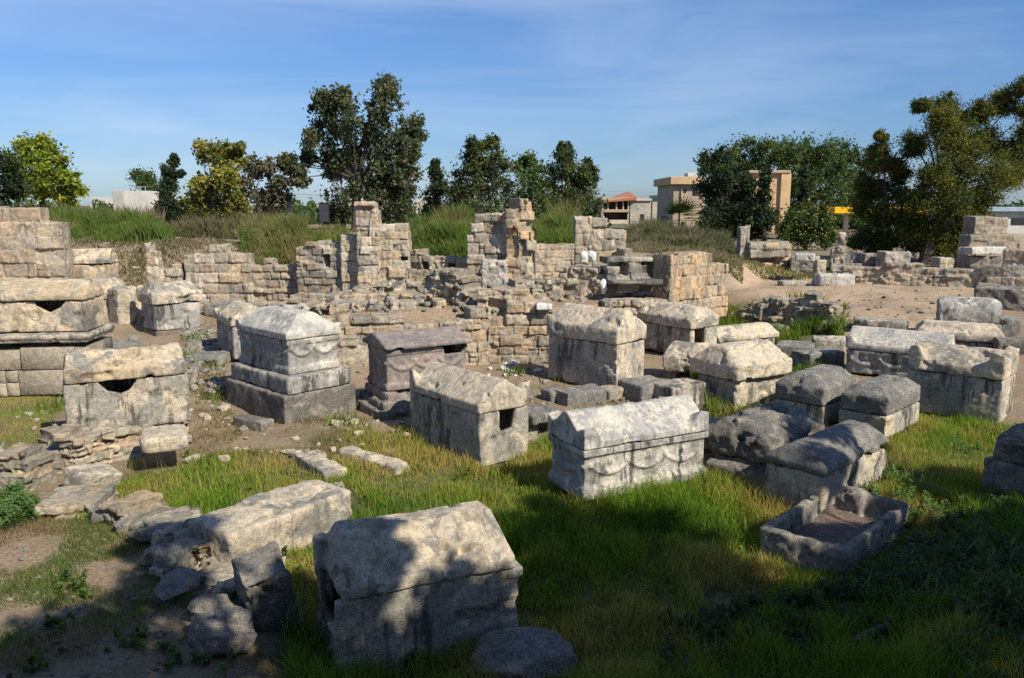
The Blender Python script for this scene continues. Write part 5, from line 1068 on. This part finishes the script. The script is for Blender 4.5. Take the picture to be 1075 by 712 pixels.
field('weed_tufts', 'small green weed tufts at the feet of the walls and tombs', (tufts[:, 0], tufts[:, 1]), 78, lambda x, y, r: r.uniform(.06, .34, len(x)), [(.10, .18, .03), (.13, .21, .04), (.17, .20, .05)], .035, .8, cat='weeds')
# distant green masses
def far_mass(label, px0, px1, Y, py, seed, cols, n=80, leaf=1.0):
    r = np.random.default_rng(seed); bl = []
    for i in range(n):
        px = r.uniform(px0, px1); yy = Y * r.uniform(.92, 1.1); zt = PD(px, py + r.uniform(-4, 6), yy)[2]; s = max(1.2, (zt - 1.8) * .5)
        bl.append(((px - PW / 2) / F * yy, yy, zt - s, s)); bl.append(((px - PW / 2) / F * yy + 1, yy, max(2.2, zt - 2.4 * s), s))
    V, Q, C = leaves(clumps(bl, r, 8, .5), 12, leaf, cols, r, 1.2)
    tag(link('distant_trees', npmesh('distant_trees', V, Q, C), MAT['leaf']), label, 'distant trees', None, 'stuff')
far_mass('low dark belt of distant trees behind the left reeds', -60, 330, 150, 212, 80, G_GREEN, 90)
far_mass('low dark green belt of shrubs behind the dark board', 290, 480, 75, 217, 81, G_GREEN, 70, .5)
far_mass('distant trees below the central conifers', 440, 622, 90, 222, 82, G_DARK, 80, .6)
far_mass('distant trees behind the fuel station canopy', 860, 1140, 110, 214, 83, G_GREEN, 90, .8)

# right foreground: feathery weeds, shrub, pole
def ferny(name, label, pts, seed, hs, cols, kind='stuff', cat='weeds'):
    r = np.random.default_rng(seed); V, Q, C, k = [], [], [], 0; cols = np.array(cols)
    zs = gz(np.array([p_[0] for p_ in pts]), np.array([p_[1] for p_ in pts]))
    for (x, y), z in zip(pts, zs):
        h = r.uniform(*hs); ax, ay = r.normal(0, .25, 2); col = cols[r.integers(len(cols))] * r.uniform(.7, 1.3)
        for j in range(9):
            t = .15 + .85 * j / 9; c = np.array([x + ax * h * t * t, y + ay * h * t * t, z + h * t])
            for _ in range(4):
                a = r.uniform(0, 6.28); ln = h * .34 * (1.1 - t) * r.uniform(.7, 1.3) + .02; d = np.array([math.cos(a), math.sin(a), r.uniform(.1, .8)]); s = np.array([-math.sin(a), math.cos(a), r.uniform(-.4, .4)]) * .009
                V += [c - s, c + d * ln * .5 - s * 1.5, c + d * ln, c + d * ln * .5 + s * 1.5]; Q.append((k, k + 1, k + 2, k + 3)); C += [col] * 4; k += 4
    return tag(link(name, npmesh(name, np.array(V), Q, np.array(C)), MAT['leaf']), label, cat, None, kind)
fpoly = wpoly([(700, 640), (880, 625), (960, 560), (1075, 520), (1180, 560), (1250, 780), (640, 780)], 0)
xs, ys = sample(fpoly, 5200, 90)
ferny('feathery_weeds', 'dark feathery green weeds in the deep shade at the lower right', list(zip(xs, ys)), 91, (.12, .34), [(.06, .10, .035), (.05, .085, .03), (.075, .115, .04)])
xs, ys = sample(wpoly([(930, 455), (1075, 455), (1100, 560), (960, 560), (900, 520), (940, 490)]), 900, 96, keep=lambda x, y, r: fbm(np.stack([x, y, 0 * x], 1) * .8, 61, 2) > 0)
ferny('feathery_weeds', 'pale green feathery weeds in the sunny lawn at right', list(zip(xs, ys)), 97, (.12, .3), [(.13, .22, .06), (.11, .19, .05), (.15, .22, .07)])
xs, ys = sample(LAWN, 900, 98, keep=lambda x, y, r: fbm(np.stack([x, y, 0 * x], 1) * .9, 62, 2) > .12)
ferny('broad_weeds', 'low broad green weeds scattered through the lawn', list(zip(xs, ys)), 99, (.06, .22), [(.10, .19, .04), (.13, .21, .05), (.09, .15, .03)])
xs, ys = sample(FERN, 400, 92)
ferny('feathery_weeds', 'pale green feathery weed patch at the left edge beside the rubble wall end', list(zip(xs, ys)), 93, (.15, .38), [(.13, .22, .06), (.11, .18, .05)])
sp = [(P(px, py, .3)[0], P(px, py, .3)[1]) for px, py in [(222, 672), (70, 608), (80, 600), (62, 648), (150, 660), (128, 668), (40, 692), (240, 690), (30, 700), (180, 672), (75, 615), (55, 655)] for _ in range(6)]
r = np.random.default_rng(4); sp = [(a + r.normal(0, .1), b + r.normal(0, .1)) for a, b in sp]
ferny('feathery_weeds', 'small feathery weed tufts on the bare soil at lower left', sp, 94, (.05, .19), [(.10, .17, .04), (.12, .18, .04)])
b = P(1058, 655, .2); root = empty('shrub', (b[0], b[1], gz1(b[0], b[1]) - .05), 0, 'leafy shrub with long narrow leaves at the lower right edge', 'shrub')
r = np.random.default_rng(8); V, Q, C, k, st = [], [], [], 0, []
for i in range(34):
    az, el, ln = r.uniform(0, 6.28), r.uniform(.5, 1.45), r.uniform(.7, 1.5); d = np.array([math.cos(az) * math.cos(el), math.sin(az) * math.cos(el), math.sin(el)])
    o0 = np.array([r.normal(0, .16), r.normal(0, .16), 0]); pts_ = [o0 + d * ln * t - np.array([0, 0, .18 * t * t]) for t in np.linspace(0, 1, 5)]; st.append(tube(pts_, [.012, .01, .008, .006, .003], 5))
    for j in range(26):
        t = r.uniform(.25, 1); c = o0 + d * ln * t - np.array([0, 0, .18 * t * t]); q = d * .6 + r.normal(0, .6, 3); q /= np.linalg.norm(q); s = np.cross(q, [0, 0, 1]); s = s / (np.linalg.norm(s) + 1e-6) * .012; l2 = r.uniform(.09, .2)
        col = np.array((.10, .15, .045)) * r.uniform(.6, 1.6); V += [c, c + q * l2 * .45 - s, c + q * l2 - np.array([0, 0, .02]), c + q * l2 * .45 + s]; Q.append((k, k + 1, k + 2, k + 3)); C += [col] * 4; k += 4
link('foliage', npmesh('foliage', np.array(V), Q, np.array(C)), MAT['leaf'], root); link('stems', pmesh('stems', st), MAT['bark'], root)
a_, b_ = P(876, 684, -.05), P(934, 656, .12); o = link('wooden_pole', pmesh('wooden_pole', [tube([a_, (a_ + b_) / 2 + np.array([0, 0, .02]), b_], [.035, .04, .036], 9)]), MAT['bark']); tag(o, 'grey wooden pole lying in the dark weeds at the lower right', 'pole')
q = P(866, 578, .08); me = pmesh('paper_scrap', [hull([(0, 0, .0), (.12, .02, .012), (.10, .11, .03), (-.02, .09, .01), (.05, .05, .045)])]); o = link('paper_scrap', me, plain_mat('white_paper', (.7, .7, .68)), None, (q[0], q[1], .07), .3); tag(o, 'white paper scrap lying inside the open stone trough', 'litter')

# ------------------------------------------------------------------ buildings and street things far behind
def pbox(parent, name, px0, px1, py0, py1, Y, dep, mat, off=0.0):
    a, b = PD(px0, py1, Y), PD(px1, py0, Y); O = parent.location
    bx = box(a[0] - O.x, b[0] - O.x, Y + off - O.y, Y + off + dep - O.y, a[2] - O.z, b[2] - O.z)
    me = pmesh(name, [bx]); bm = bmesh.new(); bm.from_mesh(me); bmesh.ops.bevel(bm, geom=list(bm.edges), offset=0.03, segments=1, affect='EDGES'); bm.to_mesh(me); bm.free()
    return link(name, me, mat, parent)
def house(label, px, Y, name='building'):
    b = PD(px, 240, Y); return empty(name, (b[0], Y, 1.5), 0, label, 'building')
def block_wall_mat(name, col):
    m = M(name); v = m.coords(); mpn = m.n('ShaderNodeMapping'); mpn.inputs['Rotation'].default_value = (math.pi / 2, 0, 0); m.l(v, mpn.inputs[0])
    br = m.n('ShaderNodeTexBrick'); br.inputs['Scale'].default_value = 1.0; br.inputs['Brick Width'].default_value = .8; br.inputs['Row Height'].default_value = .35; br.inputs['Mortar Size'].default_value = .03
    br.inputs['Color1'].default_value = col + (1,); br.inputs['Color2'].default_value = tuple(c * .8 for c in col) + (1,); br.inputs['Mortar'].default_value = tuple(c * .65 for c in col) + (1,); m.l(mpn.outputs[0], br.inputs['Vector'])
    c = m.mix(1.0, br.outputs[0], m.ramp(m.noise(v, .9, 7), .3, .7, .8, 1.12), 'MULTIPLY'); return m.done(c)
mp_pink, mp_or, mp_dark = plain_mat('pinkish_render', (.37, .29, .205)), plain_mat('orange_render', (.50, .345, .195)), plain_mat('dark_window', (.035, .035, .04), .25)
mp_wh, mp_cr, mp_red, mp_yel = plain_mat('white_render', (.50, .475, .42)), plain_mat('cream_render', (.48, .42, .32)), plain_mat('red_roof', (.36, .14, .075)), plain_mat('yellow_fascia', (.75, .42, .01), .45)
mp_blk, mp_met, mp_blue = block_wall_mat('concrete_blocks', (.46, .41, .33)), plain_mat('grey_metal', (.25, .25, .26), .5), plain_mat('blue_grey_roof', (.30, .36, .45), .5)
h = house('unfinished pale block house with a red sloped roof and open balconies', 662, 125)
pbox(h, 'balcony_slab', 631.5, 661, 220, 223, 125, 8, mp_pink); pbox(h, 'balcony_slab', 631.5, 661, 207.5, 210.5, 125, 8, mp_pink); pbox(h, 'lower_floor', 628, 660, 231, 244, 125.2, 8, mp_cr)
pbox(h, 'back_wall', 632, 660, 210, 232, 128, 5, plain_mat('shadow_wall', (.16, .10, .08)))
for x0 in (632, 637.5, 646.5, 653.5, 659): pbox(h, 'column', x0, x0 + 1.6, 210, 220.4, 125.2, .5, mp_cr)
for x0 in (632, 658.5): pbox(h, 'column', x0, x0 + 2, 222, 231.5, 125.2, .5, mp_pink)
w0 = pbox(h, 'block_wall', 661, 683.5, 211, 244, 125.1, 9, mp_blk); pbox(h, 'roof_slab', 658, 684.5, 208.5, 211, 124.8, 9.5, mp_cr)
wd = pbox(h, 'window', 672, 676.5, 225, 232, 125.05, .3, mp_dark); pbox(h, 'window', 668, 671, 214, 219, 125.05, .3, plain_mat('blocked_window', (.36, .34, .3)))
a, b = PD(632.5, 211.5, 124.6), PD(661, 206.5, 132); O = h.location; c = PD(656, 206, 124.6)
rf = hull([(a[0]-O.x, -.5, a[2]-O.z), (b[0]-O.x, -.5, a[2]-O.z+.6), (a[0]-O.x+1.8, 8, a[2]-O.z+.5), (b[0]-O.x, 8, b[2]-O.z+.9), (a[0]-O.x, -.5, a[2]-O.z-.15), (b[0]-O.x, -.5, a[2]-O.z+.2), (b[0]-O.x, 8, a[2]-O.z), (a[0]-O.x+1.8, 8, a[2]-O.z)])
link('roof', pmesh('roof', [rf]), mp_red, h); pbox(h, 'water_tank', 665, 676, 206, 208.6, 127, 2, mp_met)
h = house('plain pale concrete block building between the red roofed house and the pinkish building', 696, 135)
pbox(h, 'wall', 684, 692.5, 212, 244, 135.2, 9, mp_blk); pbox(h, 'wall', 690, 710, 204.5, 244, 136, 9, mp_blk); pbox(h, 'window', 695.5, 698, 223, 232, 135.9, .3, mp_dark)
h = house('pinkish flat roofed building with small windows behind the twin conifer', 722, 92)
pbox(h, 'wall', 705.5, 740, 193, 246, 92, 10, mp_pink); pbox(h, 'parapet', 704, 741, 185.5, 193.6, 91.4, 11, mp_or); pbox(h, 'recessed_wall', 714, 715.3, 194, 246, 91.8, .3, mp_cr)
for x0, x1, y0, y1 in ((718, 721, 198.5, 202), (727.5, 733, 197.5, 205), (718, 721, 214, 217)): f_ = pbox(h, 'window', x0, x1, y0, y1, 91.9, .2, mp_dark)
pbox(h, 'water_tank', 722, 732, 181.5, 185.6, 94, 2, mp_wh)
h = house('orange rendered building with a tall flat topped corner tower among conifers', 806, 76)
pbox(h, 'wall', 770, 818, 190, 246, 77, 9, mp_or); pbox(h, 'wall', 788, 829, 181.5, 246, 76, 4.5, mp_or); pbox(h, 'parapet', 786.5, 830.5, 178.8, 181.8, 75.6, 5.5, mp_pink); pbox(h, 'corner_pier', 817, 831, 182, 246, 75.7, 4, mp_or)
pbox(h, 'window', 797, 801, 183.5, 185.5, 75.9, .2, mp_dark); pbox(h, 'chimney', 846.5, 851, 195, 214, 76, 1, mp_or); pbox(h, 'balcony_slab', 776, 812, 193, 195.5, 76.6, 1.5, mp_pink)
h = house('small white flat roofed building with a roof rail behind the left reeds', 138, 100)
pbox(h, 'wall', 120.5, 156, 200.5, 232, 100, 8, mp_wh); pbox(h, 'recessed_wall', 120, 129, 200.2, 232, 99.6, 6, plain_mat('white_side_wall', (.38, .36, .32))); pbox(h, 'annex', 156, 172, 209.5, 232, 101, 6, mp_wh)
for x0 in (142, 147, 152): pbox(h, 'rail_post', x0, x0 + .7, 196, 200.6, 101, .1, mp_met)
pbox(h, 'rail', 142, 153, 195.6, 196.4, 101, .1, mp_met)
h = house('fuel station canopy with bright yellow edge behind the narrow feathery tree', 930, 72, 'canopy')
pbox(h, 'fascia', 876, 1004, 217.5, 224.2, 72, 7, mp_yel); pbox(h, 'ceiling', 880, 1000, 224.3, 225.4, 72.4, 6, mp_wh)
for x0 in (886, 934, 980): pbox(h, 'column', x0, x0 + 5.5, 225.4, 252, 74, .5, mp_wh)
h = house('long white building with a blue grey roof at the right edge', 1075, 85)
pbox(h, 'wall', 1030, 1130, 222, 250, 85, 12, mp_wh); pbox(h, 'roof', 1028, 1130, 217.5, 222.2, 84.4, 13, mp_blue); pbox(h, 'window', 1062, 1078, 229, 236, 84.9, .3, mp_dark); pbox(h, 'window', 1086, 1100, 229, 236, 84.9, .3, mp_dark)
for i, (p0, p1, y0, yy, lab, mt) in enumerate([(443, 449, 206, 300, 'far pale tower block seen left of the small pointed conifer', mp_wh), (436, 442, 210, 280, 'far low pale block beside the far tower block', mp_cr), (96, 104, 207, 220, 'far white house left of the white flat roofed building', mp_wh), (366, 374, 209, 170, 'far pale house behind the capped pillar', mp_cr)]):
    h = house(lab, (p0 + p1) / 2, yy, 'distant_building'); pbox(h, 'wall', p0, p1, y0, 232, yy, 10, mt)
    for k in range(3): pbox(h, 'window', p0 + (p1 - p0) * (.12 + .3 * k), p0 + (p1 - p0) * (.28 + .3 * k), y0 + 2.5, y0 + 4.5, yy - .1, .3, mp_dark)
# dark board, lamps, cables, flag
def at_ground(px, Y): b = PD(px, 240, Y); return b[0], gz1(b[0], Y)
x0, z0 = at_ground(341, 37); t = empty('sign_board', (x0, 37, z0 - .05), .1, 'dark grey board on posts standing on the bank among the reeds', 'sign'); zt = PD(341, 222, 37)[2] - z0
link('panel', pmesh('panel', [box(-.2, .2, 0, .04, zt - .42, zt + .1), box(-.2, .2, 0, .04, zt + .11, zt + .40)]), mp_met if False else plain_mat('dark_panel', (.045, .047, .052), .5), t)
link('frame', pmesh('frame', [box(-.23, -.2, -.02, .06, 0, zt + .44), box(.2, .23, -.02, .06, 0, zt + .44), box(-.23, .23, -.02, .06, zt + .40, zt + .44)]), mp_dark, t)
for px, yt, Y, lab in ((290, 201, 60, 'thin lamp post with a flat double head before the grey green tree'), (304, 199, 55, 'grey utility pole right of the lamp post')):
    x0, z0 = at_ground(px, Y); zt = PD(px, yt, Y)[2] - z0; t = empty('lamp_post' if px < 300 else 'utility_pole', (x0, Y, z0 - .1), 0, lab, 'lamp post' if px < 300 else 'pole')
    link('pole', pmesh('pole', [tube([(0, 0, 0), (0, 0, zt + .1)], [.10, .05] if px < 300 else [.16, .12], 8)]), mp_met, t)
    if px < 300: link('lamp_head', pmesh('lamp_head', [box(-.5, -.05, -.1, .1, zt, zt + .1), box(.05, .5, -.1, .1, zt, zt + .1)]), mp_wh, t)
    else: link('crossarm', pmesh('crossarm', [box(-.5, .5, -.05, .05, zt - .35, zt - .25)]), mp_met, t)
for i, (pa, pb, ya, yb, Y, lab) in enumerate([(304, 480, 203, 206, 66, 'thin overhead cable between the utility pole and the small conifer'), (620, 720, 199.5, 201, 120, 'thin overhead cable above the red roofed house, upper'), (620, 720, 203, 204.5, 120, 'thin overhead cable above the red roofed house, lower')]):
    A_, B_ = PD(pa, ya, Y), PD(pb, yb, Y); o = link('overhead_cable', pmesh('overhead_cable', [tube([A_ + (B_ - A_) * t_ - np.array([0, 0, .9 * t_ * (1 - t_)]) for t_ in np.linspace(0, 1, 9)], .025, 5)]), mp_met); tag(o, lab, 'cable')
x0, z0 = at_ground(631, 45); t = empty('flag', (x0, 45, z0), 0, 'small drooping red and white flag above the short wall of grey blocks', 'flag'); zt = PD(631, 224, 45)[2] - z0
link('flagpole', pmesh('flagpole', [tube([(0, 0, 0), (0, 0, zt + .15)], .02, 6)]), mp_met, t)
for nm, col, s0, s1 in (('red_stripe', (.45, .03, .03), 0, .25), ('white_stripe', (.7, .7, .68), .25, .75), ('red_stripe', (.45, .03, .03), .75, 1)):
    V, Q = [], []
    for i in range(9):
        for j in range(4):
            u, v_ = i / 8, s0 + (s1 - s0) * j / 3; V.append((.02 + .38 * u * (.5 + .5 * v_), .05 * math.sin(u * 9 + v_ * 3), zt + .1 - .30 * v_ - .42 * u * (1 - .3 * v_)))
    for i in range(8):
        for j in range(3): Q.append((i * 4 + j, (i + 1) * 4 + j, (i + 1) * 4 + j + 1, i * 4 + j + 1))
    me = npmesh(nm, V, Q); o = link(nm, me, plain_mat(nm, col), t); sm = o.modifiers.new('s', 'SOLIDIFY'); sm.thickness = .006

# ------------------------------------------------------------------ trees beside and behind the camera that shade the foreground
def fill(poly, z, h, step=.68, rad=.78, seed=0):
    r = np.random.default_rng(seed); pw = wpoly(poly, z); xs = [q[0] for q in pw]; ys = [q[1] for q in pw]; out = []
    for x in np.arange(min(xs), max(xs), step):
        for y in np.arange(min(ys), max(ys), step):
            xx, yy = x + r.normal(0, .15), y + r.normal(0, .15)
            if inpoly(pw, np.array([xx]), np.array([yy]))[0]: out.append((xx, yy, z, rad * r.uniform(.8, 1.15), h + r.uniform(-.5, .7)))
    return out
def shade_tree(label, base, spots, seed, leaf=.2, n_per=26, k=10, extra=()):
    r = np.random.default_rng(seed); zg = gz1(*base) - .1; O = np.array([base[0], base[1], zg]); ct = 1 / math.tan(SUN_EL); bl = []
    for px, py, z, rad, h in spots:
        q = P(px, py, z) if abs(px) + abs(py) > 60 else (px, py); bl.append((q[0] + SUN_H.x * (h - z) * ct - O[0], q[1] + SUN_H.y * (h - z) * ct - O[1], h - O[2], rad))
    bl += [(a - O[0], b - O[1], c - O[2], q_) for a, b, c, q_ in extra]
    root = empty('shade_tree', O, 0, label, 'tree'); V, Q, C = leaves(clumps(bl, r, k, .42, .2), n_per, leaf, G_GREEN, r, 1.15)
    link('crown', npmesh('crown', V, Q, C), MAT['leaf'], root); zmin = min(b_[2] for b_ in bl); c = np.mean([b_[:2] for b_ in bl], 0)
    fk = Vector((c[0] * .2, c[1] * .2, zmin * .75)); pcs = [tube([(0, 0, 0), fk * .5, fk], [.26, .22, .18], 9)]
    for b_ in bl: e = Vector(b_[:3]); pcs.append(tube([fk, fk.lerp(e, .5) + Vector((0, 0, .3)), e], [.11, .07, .02], 6))
    link('trunk', pmesh('trunk', pcs), MAT['bark'], root)
shade_tree('tall leafy tree right of the viewpoint shading the lower right grass', (14.5, 0.5),
    fill([(556, 605), (575, 553), (610, 548), (650, 566), (700, 552), (745, 566), (762, 602), (830, 625), (900, 612), (945, 590), (985, 560), (1040, 548), (1090, 540), (1110, 575), (1010, 600), (990, 680), (1010, 740), (545, 740)], 0, 9.2, seed=1) + [(1040, 650, 0, .5, 9.3), (1070, 690, 0, .6, 9.3), (1030, 700, 0, .6, 9.3)]
    + fill([(830, 545), (870, 540), (950, 552), (948, 580), (890, 600), (850, 592)], .2, 9.2, .7, .5, 2)
    + [(840, 470, .5, .6, 9), (800, 452, .5, .5, 9), (872, 492, .6, .42, 9), (760, 440, .4, .35, 9), (590, 520, .3, .35, 9), (905, 470, 0, .3, 9), (985, 520, 0, .45, 9), (1010, 500, 0, .4, 9), (1050, 505, .3, .45, 9), (960, 500, 0, .3, 9)], 201, leaf=.26, n_per=95, k=13)
_r = np.random.default_rng(9); canopy = [(x + _r.normal(0, .3), y + _r.normal(0, .3), 9 + _r.uniform(-1.2, 1.5), _r.uniform(.7, 1.1)) for x in np.arange(-4, 15, 1.35) for y in np.arange(-7, .2, 1.35)]  # extra crown clumps added out of view, blocking skylight to darken the foreground
shade_tree('leafy tree behind the viewpoint shading the foreground tomb and left soil', (6.5, -4),
    fill([(360, 690), (420, 650), (560, 655), (570, 740), (340, 760)], -.2, 9.4, .75, .62, 3)
    + fill([(0, 690), (60, 655), (120, 640), (150, 600), (205, 590), (190, 650), (120, 690), (60, 740), (-20, 740)], .3, 10, .8, .62, 4)
    + fill([(150, 700), (300, 705), (330, 750), (120, 750)], .2, 10, .8, .55, 5)
    + [(350, 640, .3, .5, 9.5), (385, 548, 1.2, .34, 9.5), (410, 590, .9, .4, 9.5), (345, 585, .9, .4, 9.5), (165, 560, .4, .4, 10), (200, 560, .4, .3, 10), (300, 640, .3, .4, 10)], 202, leaf=.25, n_per=80, k=12, extra=canopy)
